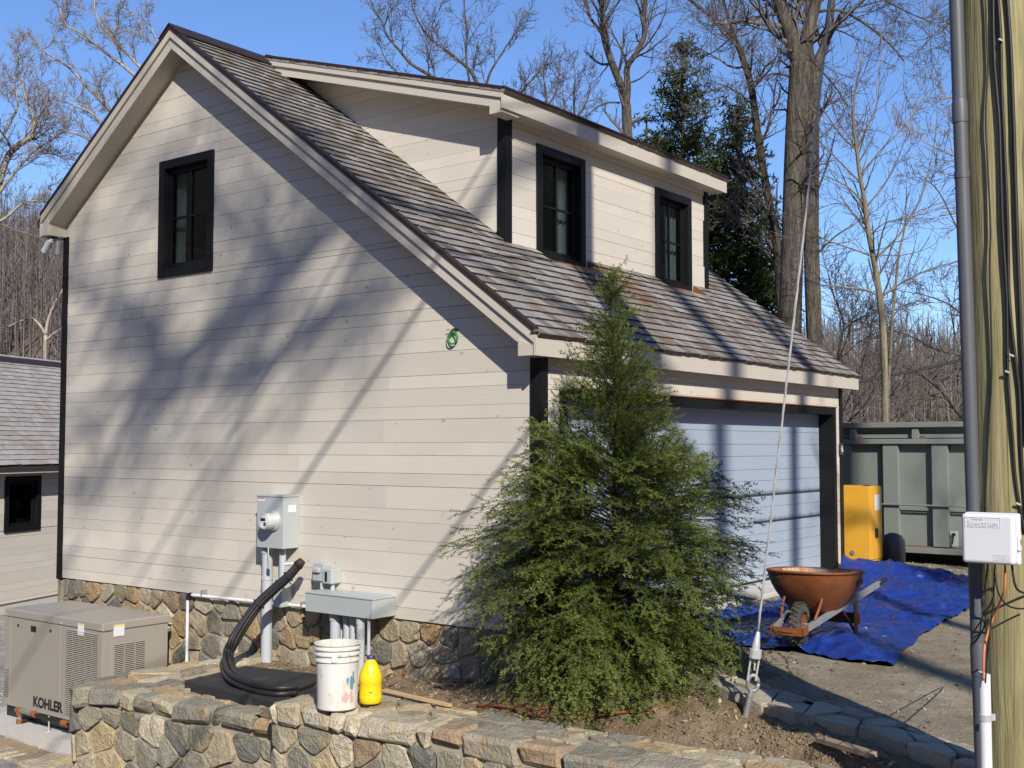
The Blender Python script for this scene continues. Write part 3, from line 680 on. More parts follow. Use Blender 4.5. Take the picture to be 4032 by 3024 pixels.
joined(lay(1.15, YR-.03, .298, lambda y: DB(y)+.185, lambda y: [(DRX0-.03, DRX1+.02)], .1, .22, .16), 'dormer_shingle_courses', [SHINGLE, BUTT], dr)
zr = T(YR)
part('ridge_cap', ROOFEDGE, MB().prism([(-.275, YR-.17, zr-.17*SR+.035), (-.275, YR, zr+.045), (-.275, YR+.17, zr-.17*SL+.035), (-.275, YR+.17, zr-.17*SL+.02), (-.275, YR, zr+.028), (-.275, YR-.17, zr-.17*SR+.02)], (DRX0+.3, 0, 0)), parent=roof)
part('ridge_cap', ROOFEDGE, MB().prism([(DRX0+.03, YR-.12, DB(YR-.12)+.225), (DRX0+.03, YR, zr+.07), (DRX0+.03, YR+.17, zr-.17*SL+.035), (DRX0+.03, YR+.17, zr-.17*SL+.01), (DRX0+.03, YR, zr+.03)], (DRX1-DRX0, 0, 0)), parent=roof)
part('ridge_cap', ROOFEDGE, MB().prism([(DRX1+.04, YR-.17, zr-.17*SR+.035), (DRX1+.04, YR, zr+.045), (DRX1+.04, YR+.17, zr-.17*SL+.035), (DRX1+.04, YR, zr+.02)], (L+.27-DRX1-.04, 0, 0)), parent=roof)
# ------------------------------------------------------------------ stone masonry
def clip_half(poly, nx, ny, c_):
    out = []
    for i in range(len(poly)):
        a, b_ = poly[i], poly[(i+1) % len(poly)]; da = a[0]*nx+a[1]*ny-c_; db = b_[0]*nx+b_[1]*ny-c_
        if da <= 0: out.append(a)
        if (da < 0 < db) or (db < 0 < da):
            t = da/(da-db); out.append((a[0]+(b_[0]-a[0])*t, a[1]+(b_[1]-a[1])*t))
    return out
def cells(W, H, size, seed, aniso=1.25, joint=.014, jit=.42):
    r = random.Random(seed); pts = []; nr = max(1, round(H/size)); hr = H/nr
    for j in range(nr):
        x = -r.uniform(0, .5)*size; 
        while x < W+size*.5:
            w_ = size*aniso*r.choice([.6, .8, 1.0, 1.0, 1.25, 1.5])
            pts.append((x+w_/2, (j+.5+r.uniform(-jit, jit))*hr)); x += w_
    out = []
    for i, p in enumerate(pts):
        poly = [(0, 0), (W, 0), (W, H), (0, H)]
        for q in sorted(pts, key=lambda q: (q[0]-p[0])**2+(q[1]-p[1])**2)[1:16]:
            dx, dy = q[0]-p[0], q[1]-p[1]; d = math.hypot(dx, dy)
            if d < 1e-6: continue
            poly = clip_half(poly, dx/d, dy/d, (p[0]+q[0])/2*dx/d+(p[1]+q[1])/2*dy/d-joint*r.uniform(.35, .8))
            if len(poly) < 3: break
        if len(poly) < 3: continue
        A = abs(sum(poly[k][0]*poly[(k+1) % len(poly)][1]-poly[(k+1) % len(poly)][0]*poly[k][1] for k in range(len(poly))))/2
        if A < size*size*.06: continue
        out.append(poly)
    return out
def chaikin(poly, q=.2):
    out = []
    for i in range(len(poly)):
        a, b_ = poly[i], poly[(i+1) % len(poly)]
        out += [(a[0]*(1-q)+b_[0]*q, a[1]*(1-q)+b_[1]*q), (a[0]*q+b_[0]*(1-q), a[1]*q+b_[1]*(1-q))]
    return out
def stones(parent, W, H, size, map3, seed, mat, joint=.016, proud=.035, aniso=1.25, jit=.42, flat=False, keep=None, base=-.03):
    r = random.Random(seed+99)
    for poly in cells(W, H, size, seed, aniso, joint, jit):
        cx = sum(p[0] for p in poly)/len(poly); cy = sum(p[1] for p in poly)/len(poly)
        if keep and not keep(cx, cy): continue
        poly = [(x+r.uniform(-.006, .006), y+r.uniform(-.006, .006)) for x, y in chaikin(poly, .17)]
        n = len(poly); pr = proud*r.uniform(.5, 1.15); tx, ty = r.uniform(-.25, .25), r.uniform(-.25, .25)
        def ring(f, d, ti): return [map3(cx+(x-cx)*f, cy+(y-cy)*f, d+ti*((x-cx)*tx+(y-cy)*ty)*.35+(r.uniform(-.006, .006) if ti else 0)) for x, y in poly]
        vs = ring(1, base, 0)+ring(.985, pr*.62, 1)+ring(.92, pr*.97, 1)+[map3(cx+r.uniform(-.02, .02), cy+r.uniform(-.02, .02), pr*(1.0 if flat else r.uniform(.95, 1.3)))]
        fs = []
        for a in (0, 1):
            fs += [(a*n+i, a*n+(i+1) % n, (a+1)*n+(i+1) % n, (a+1)*n+i) for i in range(n)]
        fs += [(2*n+i, 2*n+(i+1) % n, 3*n) for i in range(n)]
        o_ = MB().add(vs, fs).build('stone', mat, parent)
def block(c, ax, ay, az, r, ch=.018, jit=.012):
    """roughly squared stone: half-axes as vectors"""
    c, ax, ay, az = map(lambda q: np.array(q, float), (c, ax, ay, az)); L3 = [np.linalg.norm(q) for q in (ax, ay, az)]
    J = {}
    for i in (-1, 1):
        for j in (-1, 1):
            for k in (-1, 1): J[i, j, k] = np.array([r.uniform(-jit, jit) for _ in range(3)])
    vs = []; idx = {}
    for key in J:
        for a in range(3):
            f = [1-(ch*r.uniform(.6, 1.5))/L3[q] if q != a else 1 for q in range(3)]
            idx[key, a] = len(vs); vs.append(c+ax*key[0]*f[0]+ay*key[1]*f[1]+az*key[2]*f[2]+J[key])
    fs = []
    def K(*k): return tuple(k)
    for s_ in (-1, 1):
        for a in range(3):
            b_, d = [q for q in range(3) if q != a]; q4 = []
            for sb, sd2 in ((-1, -1), (1, -1), (1, 1), (-1, 1)):
                k = [0, 0, 0]; k[a] = s_; k[b_] = sb; k[d] = sd2; q4.append(idx[tuple(k), a])
            fs.append(tuple(q4))
    for a in range(3):       # edges along axis a
        b_, d = [q for q in range(3) if q != a]
        for sb in (-1, 1):
            for sd2 in (-1, 1):
                k0 = [0, 0, 0]; k0[a] = -1; k0[b_] = sb; k0[d] = sd2; k1 = list(k0); k1[a] = 1
                fs.append((idx[tuple(k0), b_], idx[tuple(k1), b_], idx[tuple(k1), d], idx[tuple(k0), d]))
    for key in J: fs.append(tuple(idx[key, a] for a in range(3)))
    return MB().add(vs, fs)
def fixn(o):
    import bmesh
    bm = bmesh.new(); bm.from_mesh(o.data); bmesh.ops.recalc_face_normals(bm, faces=bm.faces); bm.to_mesh(o.data); bm.free(); return o

# foundation of the garage
fnd = MB().box(.03, .22, .02, D-.03, -1.8, -.004).build('foundation', MORTAR, house)
fixn(fnd)
rq = random.Random(3)
stones(fnd, D-.1, 1.55, .19, lambda s_, t, d: (.03-d, D-.1-s_, -1.56+t), 21, STONE_D, joint=.02, proud=.04, keep=lambda s_, t: t > (.55 if s_ > 3.3 else .0))
fixn(block((.03, D-.05, -.34), (.035, 0, 0), (0, .045, 0), (0, 0, .33), rq).build('stone', STONE_D, fnd))

# retaining walls
def along(poly2):
    P = [np.array(p, float) for p in poly2]; d = [0.0]
    for a, b_ in zip(P[:-1], P[1:]): d.append(d[-1]+np.linalg.norm(b_-a))
    def f(s_):
        s_ = min(max(s_, 0), d[-1]-1e-6); i = max(k for k in range(len(d)-1) if d[k] <= s_); t = (s_-d[i])/(d[i+1]-d[i])
        tt = nrm(P[i+1]-P[i]); return P[i]+(P[i+1]-P[i])*t, tt
    return f, d[-1]
def retaining(name, label, front, back, ztop, zbot, bh, seed, size, cap=None):
    """front/back: plan polylines from left to right seen from the street"""
    w_ = thing(name, label, 'wall', (front[0][0], front[0][1], zbot)); o0 = np.array([front[0][0], front[0][1], zbot])
    f, Ln = along(front); r = random.Random(seed)
    plan = [(*p, zbot) for p in front]+[(*p, zbot) for p in back[::-1]]
    ins = []
    for p in front:
        ins.append((p[0]+.045, p[1]))
    core = MB().prism([np.array((*p, zbot))-o0 for p in ins+list(back[::-1])], (0, 0, ztop-zbot-.02)).build('mortar_core', MORTAR, w_); fixn(core)
    def m3(s_, t, d):
        p, tt = f(s_); nn = np.array([tt[1], -tt[0]])*1.0
        if nn[0] > 0: nn = -nn
        q = p+nn*(d-.045); return np.array((q[0], q[1], zbot+t))-o0
    stones(core, Ln, ztop-bh-.01-zbot, size, m3, seed, STONE, joint=.013, proud=.042)
    s_ = 0.0
    while s_ < Ln-.05:
        l = r.choice([.14, .2, .27, .34, .46])*r.uniform(.85, 1.15); l = min(l, Ln-s_)
        if Ln-s_-l < .1: l = Ln-s_
        p, tt = f(s_+l/2); nn = np.array([tt[1], -tt[0]]); nn = -nn if nn[0] > 0 else nn
        dep = r.uniform(.2, .3); h = bh*r.uniform(.7, 1.12); cz = ztop-h/2+r.uniform(-.006, .012)
        c_ = np.array((*(p-nn*(dep/2-r.uniform(0, .025))), cz))-o0
        fixn(block(c_, (*(tt*(l/2-.008)), 0), (*(nn*dep/2), 0), (0, 0, h/2), r, .026, .017).build('stone', STONE, core)); s_ += l
    return w_, core, o0
lf = [(-1.93, 3.62), (-1.99, 3.47), (-1.90, 3.0), (-1.88, 2.2), (-1.84, 1.5), (-1.78, .97)]
lb = [(-.9, 3.62), (-1.25, 3.1), (-1.42, 2.6), (-1.55, 1.8), (-1.5, .97)]
lw, lcore, lo = retaining('retaining_wall', 'lower mortared fieldstone retaining wall beside the tan generator', lf, lb, -.50, -1.85, .14, 41, .205)
def cap(core, o0, y0, y1, x0f, x1f, z, size, seed, proud=.02):
    W = y1-y0; H = max(x1f(y) - x0f(y) for y in np.linspace(y0, y1, 9))
    def m3(s_, t, d):
        y = y0+s_; a, b_ = x0f(y), x1f(y); return np.array((a+(b_-a)*t/H, y, z+d))-o0
    stones(core, W, H, size, m3, seed, STONE, joint=.022, proud=proud, aniso=1.6, flat=True)
cap(lcore, lo, .97, 3.2, lambda y: float(np.interp(y, [.97, 1.5, 2.2, 3.0, 3.47], [-1.78, -1.84, -1.88, -1.9, -1.99]))+.2, lambda y: float(np.interp(y, [.97, 1.8, 2.6, 3.2], [-1.48, -1.5, -1.38, -1.25])), -.515, .2, 51)
# return of that wall, running back to the foundation
m = MB().prism([np.array(p)-lo for p in ((-1.9, 3.2, -1.8), (.02, 3.22, -1.8), (.02, 3.58, -1.8), (-1.9, 3.6, -1.8))], (0, 0, 1.285)); rc = fixn(m.build('mortar_core', MORTAR, lw))
stones(rc, 1.9, .38, .22, lambda s_, t, d: np.array((-1.88+s_, 3.21+t, -.515+d))-lo, 61, STONE, joint=.022, proud=.018, aniso=1.6, flat=True)
rf = [(-2.0, .97), (-2.045, .86), (-2.0, .39), (-1.98, .14), (-1.91, -.36), (-1.90, -.62), (-1.895, -1.15), (-1.87, -1.45), (-1.83, -1.95), (-1.78, -2.4), (-1.66, -3.3)]
rbk = [(-1.25, .97), (-1.3, .2), (-1.33, -.7), (-1.3, -1.3), (-1.28, -2.0), (-1.2, -2.7), (-1.15, -3.3)]
rw, rcore, ro = retaining('retaining_wall', 'higher fieldstone retaining wall with the bucket and yellow jug on top', rf, rbk, -.30, -1.75, .13, 43, .175)
fy = [p[1] for p in rf][::-1]; fxx = [p[0] for p in rf][::-1]; by = [p[1] for p in rbk][::-1]; bxx = [p[0] for p in rbk][::-1]
cap(rcore, ro, -3.28, .95, lambda y: float(np.interp(y, fy, fxx))+.2, lambda y: float(np.interp(y, by, bxx)), -.315, .21, 53)
ew, ecore, eo = retaining('low_edging_wall', 'low fieldstone edging wall in front of the generator pad', [(-1.52, 7.6), (-1.55, 6.2), (-1.62, 5.0), (-1.7, 3.62)], [(-1.2, 7.6), (-1.2, 6.2), (-1.22, 5.0), (-1.22, 3.62)], -1.46, -2.1, .14, 47, .22)
cap(ecore, eo, 3.62, 7.6, lambda y: float(np.interp(y, [3.62, 5, 6.2, 7.6], [-1.7, -1.62, -1.55, -1.52]))+.2, lambda y: -1.2, -1.475, .22, 57)
# stone edging of the driveway
cb = thing('stone_edging', 'flat pale stone edging between the bare soil and the driveway', 'edging', (-.5, -2.6, -.2)); co = np.array((-.5, -2.6, -.2)); r = random.Random(8)
ef, eL = along([(float(drive_left(y)), y) for y in np.linspace(-.05, -5.2, 24)])
def edge3(s_, t, d):
    p, tt = ef(s_); nn = np.array([-tt[1], tt[0]]); nn = nn if nn[0] < 0 else -nn; q = p+nn*(t-.06+.04*math.sin(s_*3.1)*t)
    return np.array((q[0], q[1], float(drive_z(p[0], p[1]))-.012+d-.03*t))-co
bed = []
for k in range(41):
    a_ = k/40*eL; bed.append((edge3(a_, -.02, -.02), edge3(a_, .27, -.02)))
m = MB()
for (a0_, a1_), (b0_, b1_) in zip(bed[:-1], bed[1:]): m.prism([a0_, b0_, b1_, a1_], (0, 0, -.14))
eb = fixn(m.build('mortar_bed', MORTAR, cb))
stones(eb, eL, .29, .19, edge3, 71, EDGEM, joint=.014, proud=.026, aniso=1.7, jit=.45, flat=True, base=-.10)

# ------------------------------------------------------------------ neighbouring house at the left
ne = np.array([math.cos(R(21.3)), math.sin(R(21.3)), 0]); nn_ = np.array([math.sin(R(21.3)), -math.cos(R(21.3)), 0]); N0 = np.array([4.29, 13.95, -1.2])
def NP(u, v, off=0.0):
    d = ray(u, v); p0 = N0+nn_*off; t = ((p0-CAM) @ nn_)/(d @ nn_); q = CAM+t*d-p0; return q @ ne, q[2]
s_top, z_wall = NP(236, 1852); _, z_eave = NP(236, 1826, .32)
nb = thing('neighbouring_house', 'lower beige plank house with grey shingle roof behind the generator', 'house', tuple(N0))
def n3(s_, t, d): return ne*s_+np.array([0, 0, t])-nn_*d
s0, zt0 = NP(19, 1877); s1, zb0 = NP(154, 2085)
nw = MB().box(0, .001, 0, .001, 0, .001).build('wall', DARK, nb)
bm = clad(nw, .05, z_wall+.03, lambda z: (-7.0, 5.0), n3, [(s0+.03, s1-.03, zb0+.03, zt0-.03)]); me = bm.mesh('wall', DARK); nw.data = me
MB().prism([n3(-7, -.6, .03), n3(5, -.6, .03), n3(5, .04, .03), n3(-7, .04, .03)], -nn_*.2).build('foundation', CONC, nb)
MB().prism([n3(-7, 0, .3), n3(5, 0, .3), n3(5, z_wall, .3), n3(-7, z_wall, .3)], -nn_*5.5).build('house_core', DARK, nb)
NPH = .80
for h in np.arange(1.5, 6, .02):     # depth of the roof slope
    q = N0+nn_*.32+ne*s_top+np.array([0, 0, z_eave])-nn_*h+np.array([0, 0, NPH*h]); dd = q-CAM
    if CH/2-FPX*(dd @ UP)/(dd @ FW) < 1399: break
NH = h
MB().prism([n3(-7.4, z_wall-.02, -.31), n3(5.2, z_wall-.02, -.31), n3(5.2, z_eave-.015, -.31), n3(-7.4, z_eave-.015, -.31)], nn_*.025).build('fascia_board', TRIM, nb)
MB().prism([n3(-7.4, z_wall-.0, .02), n3(5.2, z_wall-.0, .02), n3(5.2, z_wall+.02, .02), n3(-7.4, z_wall+.02, .02)], nn_*.325).build('soffit', TRIM, nb)
nd = MB().prism([n3(-7.45, z_eave-.02, -.36), n3(-7.45, z_eave-.02+NPH*(NH+.04), -.36+NH+.04), n3(-7.45, z_eave-.1+NPH*(NH+.04), -.36+NH+.04), n3(-7.45, z_eave-.1, -.36)], ne*12.7)
nd.prism([n3(-7.45, z_eave-.02+NPH*(NH+.04), -.36+NH+.04), n3(-7.45, z_eave-.02, -.36+2*NH+.08), n3(-7.45, z_eave-.1, -.36+2*NH+.08), n3(-7.45, z_eave-.1+NPH*(NH+.04), -.36+NH+.04)], ne*12.7)
ndk = nd.build('roof', DARK, nb)
# shingles on the visible slope
base = np.array(SHV.v); m = MB(); rs2 = random.Random(4); cs = math.cos(math.atan(NPH)); sn = math.sin(math.atan(NPH)); k = 0
while k*.135*cs < NH-.02:
    x = -7.45
    while x < 3.0:
        w_ = rs2.uniform(.09, .2); h0 = k*.135*cs+rs2.uniform(-.004, .004); q = base*np.array([w_-.003, 1, .8]); dz = rs2.uniform(0, .004)
        P = [n3(x+w_/2+a, z_eave-.016+dz+h0*NPH+b_*sn+c_*cs, -.37+h0+b_*cs-c_*sn) for a, b_, c_ in q]
        kk = len(m.v); m.v += [tuple(p) for p in P]; m.f += [tuple(i+kk for i in f_) for f_ in SHV.f]; m.m += SHV.m; x += w_
    k += 1
o = m.build('shingle_courses', [SHINGLE2, BUTT], ndk); o['kind'] = 'stuff'
zr2 = z_eave+NPH*NH; MB().prism([n3(-7.5, zr2-.07, -.36+NH-.12), n3(-7.5, zr2+.06, -.36+NH+.04), n3(-7.5, zr2-.07, -.36+NH+.2)], ne*12.8).build('ridge_cap', ROOFEDGE, ndk)
# window of the neighbour
W_ = s1-s0; H_ = zt0-zb0
def nbx(mb, a0, a1, b0, b1, d0, d1): mb.obox(n3(s0+(a0+a1)/2, zb0+(b0+b1)/2, -(d0+d1)/2), ne*(a1-a0)/2, nn_*(d1-d0)/2, np.array([0, 0, (b1-b0)/2]))
m = MB(); C = .09; nbx(m, 0, C, 0, H_, -.05, .03); nbx(m, W_-C, W_, 0, H_, -.05, .03); nbx(m, C, W_-C, 0, C, -.05, .029); nbx(m, C, W_-C, H_-C, H_, -.05, .029); NW = m.build('window', BLACK, nb)
m = MB(); nbx(m, C, C+.06, C, H_-C, -.08, -.03); nbx(m, W_-C-.06, W_-C, C, H_-C, -.08, -.03); nbx(m, C+.06, W_-C-.06, C, C+.06, -.08, -.031); nbx(m, C+.06, W_-C-.06, H_-C-.06, H_-C, -.08, -.031); m.build('sash', BLACK, NW)
m = MB(); nbx(m, C+.06, W_-C-.06, C+.06, H_-C-.06, -.065, -.06); m.build('pane', GLASS, NW)
MB().prism([n3(-7, z_wall-.14, -.012), n3(5, z_wall-.14, -.012), n3(5, z_wall-.001, -.012), n3(-7, z_wall-.001, -.012)], -nn_*.011).build('eave_shade_strip', TRIM, nb)  # added strip at the eave's shadow band; the wall has no frieze
# ------------------------------------------------------------------ things (built in world coordinates, shifted to their base)
def wloc(o):
    v = np.zeros(3)
    while o is not None: v = v+np.array(o.location); o = o.parent
    return v
def wb(m, name, mats, parent, **k):
    o = wloc(parent); m.v = [tuple(np.array(p)-o) for p in m.v]; return m.build(name, mats, parent, **k)
def solo(m, name, mats, base, label, cat, group=None, **k):
    b_ = np.array(base, float); m.v = [tuple(np.array(p)-b_) for p in m.v]; o = m.build(name, mats, None, **k); o.location = base; return tag(o, label, cat, group)
def curve_pts(P, n=6):
    P = [np.array(p, float) for p in P]; out = []
    for i in range(len(P)-1):
        p0 = P[max(i-1, 0)]; p1, p2 = P[i], P[i+1]; p3 = P[min(i+2, len(P)-1)]
        for k in range(n):
            t = k/n; out.append(.5*((2*p1)+(-p0+p2)*t+(2*p0-5*p1+4*p2-p3)*t*t+(-p0+3*p1-3*p2+p3)*t**3))
    return out+[P[-1]]

# generator
GX0, GX1, GY0, GY1 = -.99, -.21, 4.58, 6.39
MB().box(-1.2, -.05, 4.35, 6.75, -1.75, -1.335).build('concrete_pad', CONC)['kind'] = 'structure'
g = thing('standby_generator', 'tan metal standby generator on a concrete pad beside the stone foundation', 'generator', (-.6, 5.5, -1.335))
wb(MB().box(GX0+.03, GX1-.03, GY0+.03, GY1-.03, -1.335, -1.221), 'base', BLACKP, g)
body = wb(MB().box(GX0+.012, GX1-.012, GY0+.012, GY1-.012, -1.22, -.285), 'body', GENM, g, bevel=.004)
wb(MB().box(GX0-.004, GX1+.004, GY0-.004, GY1+.004, -.284, -.2), 'lid', GENM, g, bevel=.012)
wb(MB().box(GX0, GX0+.011, 5.318, 6.262, -1.215, -.289), 'door', GENM, body, bevel=.003)
wb(MB().box(GX0+.001, GX0+.0115, 6.268, 6.385, -1.215, -.289), 'side_panel', GENM, body, bevel=.003)
wb(MB().box(GX0+.001, GX0+.0115, 4.592, 5.312, -1.215, -.289), 'louver_panel', GENM, body, bevel=.003)
wb(MB().box(GX0+.1, GX1-.06, GY0+.002, GY0+.0115, -1.215, -.289), 'side_panel', GENM, body, bevel=.003)
def louvers(y0, y1, z0, z1, cols, rows, face):
    m = MB(); cw = (y1-y0)/cols; rh = (z1-z0)/rows
    for c_ in range(cols):
        for r_ in range(rows):
            a, b_ = y0+cw*c_+cw*.08, y0+cw*(c_+1)-cw*.08; z = z0+rh*r_
            if face == 'x':
                m.box(GX0-.0012, GX0+.004, a, b_, z, z+rh*.5, 1)
                m.prism([(GX0-.0013, a, z+rh*.5), (GX0-.010, a, z+rh*.55), (GX0-.0013, a, z+rh*.95)], (0, b_-a, 0), 0)
            else:
                m.box(a, b_, GY0-.0002, GY0+.004, z, z+rh*.5, 1)
                m.prism([(a, GY0-.0003, z+rh*.5), (a, GY0-.010, z+rh*.55), (a, GY0-.0003, z+rh*.95)], (b_-a, 0, 0), 0)
    o = wb(m, 'louvers', [GENM, SLOT], body); return o
louvers(4.66, 5.21, -1.17, -.31, 5, 46, 'x'); louvers(6.285, 6.375, -1.13, -.83, 1, 17, 'x'); louvers(-.86, -.50, -1.05, -.42, 3, 34, 'y')
for yy in (6.12, 5.50): wb(MB().tube([(GX0-.004, yy, -.36), (GX0+.004, yy, -.36)], .016, 12), 'latch', BLACKP, body)
wb(MB().box(GX0-.004, GX0+.002, 5.77, 5.87, -.40, -.34), 'badge', BLACKP, body)
for nm, yy0, yy1 in (('warning_label', 4.90, 5.0),):
    lb_ = wb(MB().box(GX0-.007, GX0+.0, yy0, yy1, -.35, -.235), nm, LABEL, body); wb(MB().box(GX0-.0075, GX0-.0068, yy0, yy1, -.25, -.236), 'yellow_band', LABELY, lb_)
lb_ = wb(MB().box(-.87, -.75, GY0-.0055, GY0-.001, -.345, -.23), 'warning_label', LABEL, body); wb(MB().box(-.87, -.75, GY0-.0062, GY0-.005, -.246, -.2305), 'yellow_band', LABELY, lb_)
for yy in (4.62, 5.3, 6.36): wb(MB().tube([(GX0-.010, yy, -.262), (GX0+.0, yy, -.262)], .009, 8), 'screw', STEEL, g)
text('lettering', 'KOHLER', .142, BLACKP, body, frame(np.array((GX0-.001, 5.53, -1.115))-wloc(body), (0, -1, 0), (0, 0, 1), (-1, 0, 0)), .0015, .0055)
# gas pipe in front of it
gp = thing('gas_pipe', 'black gas pipe with rusty elbow fittings along the generator base', 'pipe', (-1.09, 5.2, -1.335))
zz = -1.20
wb(MB().tube([(-1.09, 5.86, zz), (-1.09, 5.62, zz)], .026, 12), 'pipe', STEELD, gp)
wb(MB().tube([(-1.09, 5.60, zz-.005), (-1.09, 4.6, zz-.02)], .02, 12), 'pipe', BLACKP, gp)
wb(MB().tube([(-1.09, 5.88, zz), (-1.09, 5.88, zz-.11)], .02, 10), 'pipe', STEELD, gp)
wb(MB().tube([(-1.09, 5.86, zz-.12), (-.95, 5.86, zz-.10)], .018, 10), 'pipe', BLACKP, gp)
for p0, p1 in (((-1.09, 5.93, zz), (-1.09, 5.84, zz)), ((-1.09, 5.64, zz), (-1.09, 5.57, zz)), ((-1.09, 5.88, zz-.09), (-1.09, 5.88, zz-.15)), ((-1.09, 5.09, zz-.014), (-1.09, 4.99, zz-.014)), ((-1.09, 5.88, zz+.01), (-1.09, 5.88, zz-.05))): wb(MB().tube([p0, p1], .033, 12), 'fitting', RUST, gp)
wb(MB().tube([(-1.09, 5.33, zz+.02), (-1.09, 5.33, -1.335)], .007, 8).tube([(-1.09, 5.33, -1.335), (-1.09, 5.33, -1.325)], .03, 10), 'pipe_stand', STEEL, gp)

# electric meter
mc = thing('electric_meter_box', 'grey electric meter cabinet with round glass meter on the gable wall', 'meter box', (-.1, 3.06, .56))
MY0, MY1 = 2.872, 3.25
mb_ = wb(MB().box(-.2, -.001, MY0, MY1, .561, 1.05), 'cabinet', GREYBOX, mc, bevel=.004)
wb(MB().box(-.207, -.001, MY0-.006, MY1+.006, 1.0505, 1.073), 'cabinet_top', GREYBOX, mc, bevel=.004)
cm = PX(1079, 2050, -.2)
def xdisc(m, c_, prof, n=28):
    vs = []; fs = []
    for r_, d in prof:
        for k in range(n):
            t = 2*math.pi*k/n; vs.append((c_[0]-d, c_[1]+r_*math.cos(t), c_[2]+r_*math.sin(t)))
    for i in range(len(prof)-1):
        for k in range(n): fs.append((i*n+k, i*n+(k+1) % n, (i+1)*n+(k+1) % n, (i+1)*n+k))
    fs.append(tuple((len(prof)-1)*n+k for k in range(n))); m.add(vs, fs); return m
mt = wb(xdisc(MB(), cm, [(.096, 0), (.096, .022), (.086, .03)]), 'meter', STEEL, mc, smooth=True, auto=30)
wb(xdisc(MB(), cm, [(.078, .03), (.078, .12), (.072, .135)]), 'meter_body', mk('clear_meter_cover', (.62, .63, .63), .12, metal=.25, coat=.6), mt, smooth=True, auto=35)
wb(xdisc(MB(), (cm[0]-.135, cm[1], cm[2]), [(.062, 0), (.062, .003)]), 'meter_face', LABEL, mt)
wb(MB().box(cm[0]-.142, cm[0]-.137, cm[1]-.035, cm[1]+.03, cm[2]+.005, cm[2]+.03), 'display', BLACKP, mt)
wb(MB().box(cm[0]-.142, cm[0]-.137, cm[1]-.045, cm[1]-.012, cm[2]-.04, cm[2]-.008), 'dial', SLOT, mt)
lb_ = wb(MB().box(-.2025, -.199, 3.14, 3.235, 1.005, 1.04), 'warning_label', LABEL, mb_); wb(MB().box(-.203, -.2022, 3.14, 3.235, 1.03, 1.04), 'red_band', RED, lb_)
wb(MB().box(-.14, -.04, MY0-.0025, MY0+.001, .905, .975), 'paper_label', LABEL, mb_)
def conduit(parent, y, x, z0, z1, r_, mat=None, name='conduit'): return wb(MB().tube([(x, y, z0), (x, y, z1)], r_, 16), name, mat or PVC, parent, smooth=True, auto=40)
conduit(mc, 3.205, -.10, -.56, .54, .053); wb(MB().tube([(-.10, 3.205, .50), (-.10, 3.205, .56)], .06, 16), 'coupling', PVC, mc)
wb(MB().tube([(-.10, 3.205, .24), (-.10, 3.205, .28)], .057, 16).box(-.06, -.0, 3.125, 3.135, .24, .28), 'pipe_strap', STEEL, mc)
conduit(mc, 2.985, -.10, .22, .56, .033)
wb(MB().box(-.16, -.03, 2.93, 3.05, .0, .23), 'junction_body', GREYBOX, mc, bevel=.006)
wb(MB().tube(curve_pts([(-.205, 3.07, .565), (-.215, 3.06, .5), (-.21, 3.06, .43)]), .006, 8).box(-.22, -.2, 3.045, 3.075, .37, .43), 'seal_tag', STEEL, mc)

# wiring trough with conduits
wt = thing('wiring_trough', 'long grey metal wiring trough with conduits below it on the gable wall', 'utility box', (-.15, 2.02, .03))
wb(MB().box(-.3, -.001, 1.592, 2.444, .027, .19), 'trough_box', GREYBOX, wt, bevel=.004); wb(MB().box(-.307, -.001, 1.586, 2.45, .1905, .206), 'trough_lid', GREYBOX, wt, bevel=.003)
for u, r_, xx in ((1320, .048, -.2), (1345, .016, -.13), (1366, .033, -.17), (1391, .033, -.17), (1420, .037, -.24), (1452, .015, -.26)):
    y_ = PX(u, 2480, xx)[1]; conduit(wt, y_, xx, -.58, .028, r_)
    if r_ > .03: wb(MB().tube([(xx, y_, -.04), (xx, y_, .02)], r_*1.13, 16), 'coupling', PVC, wt)
sa = thing('weatherproof_outlet_box', 'grey weatherproof outlet box, left of two above the wiring trough', 'outlet box', (-.06, 2.49, .25))
wb(MB().box(-.10, -.001, 2.425, 2.565, .27, .445), 'box', GREYBOX, sa, bevel=.008); wb(MB().box(-.135, -.1005, 2.45, 2.54, .355, .405), 'cover', GREYBOX, sa, bevel=.014); wb(MB().box(-.108, -.1005, 2.43, 2.56, .28, .345), 'flap', GREYBOX, sa, bevel=.004)
wb(MB().tube([(-.07, 2.47, .206), (-.07, 2.47, .27)], .02, 12), 'conduit', PVC, sa)
sb_ = thing('disconnect_switch_box', 'grey switch box with dark slot, right of two above the wiring trough', 'switch box', (-.06, 2.34, .25))
wb(MB().box(-.13, -.001, 2.285, 2.405, .265, .405), 'box', GREYBOX, sb_, bevel=.01); wb(MB().box(-.134, -.129, 2.34, 2.37, .285, .375), 'slot', BLACKP, sb_); wb(MB().tube([(-.07, 2.33, .206), (-.07, 2.33, .27)], .02, 12), 'conduit', PVC, sb_)
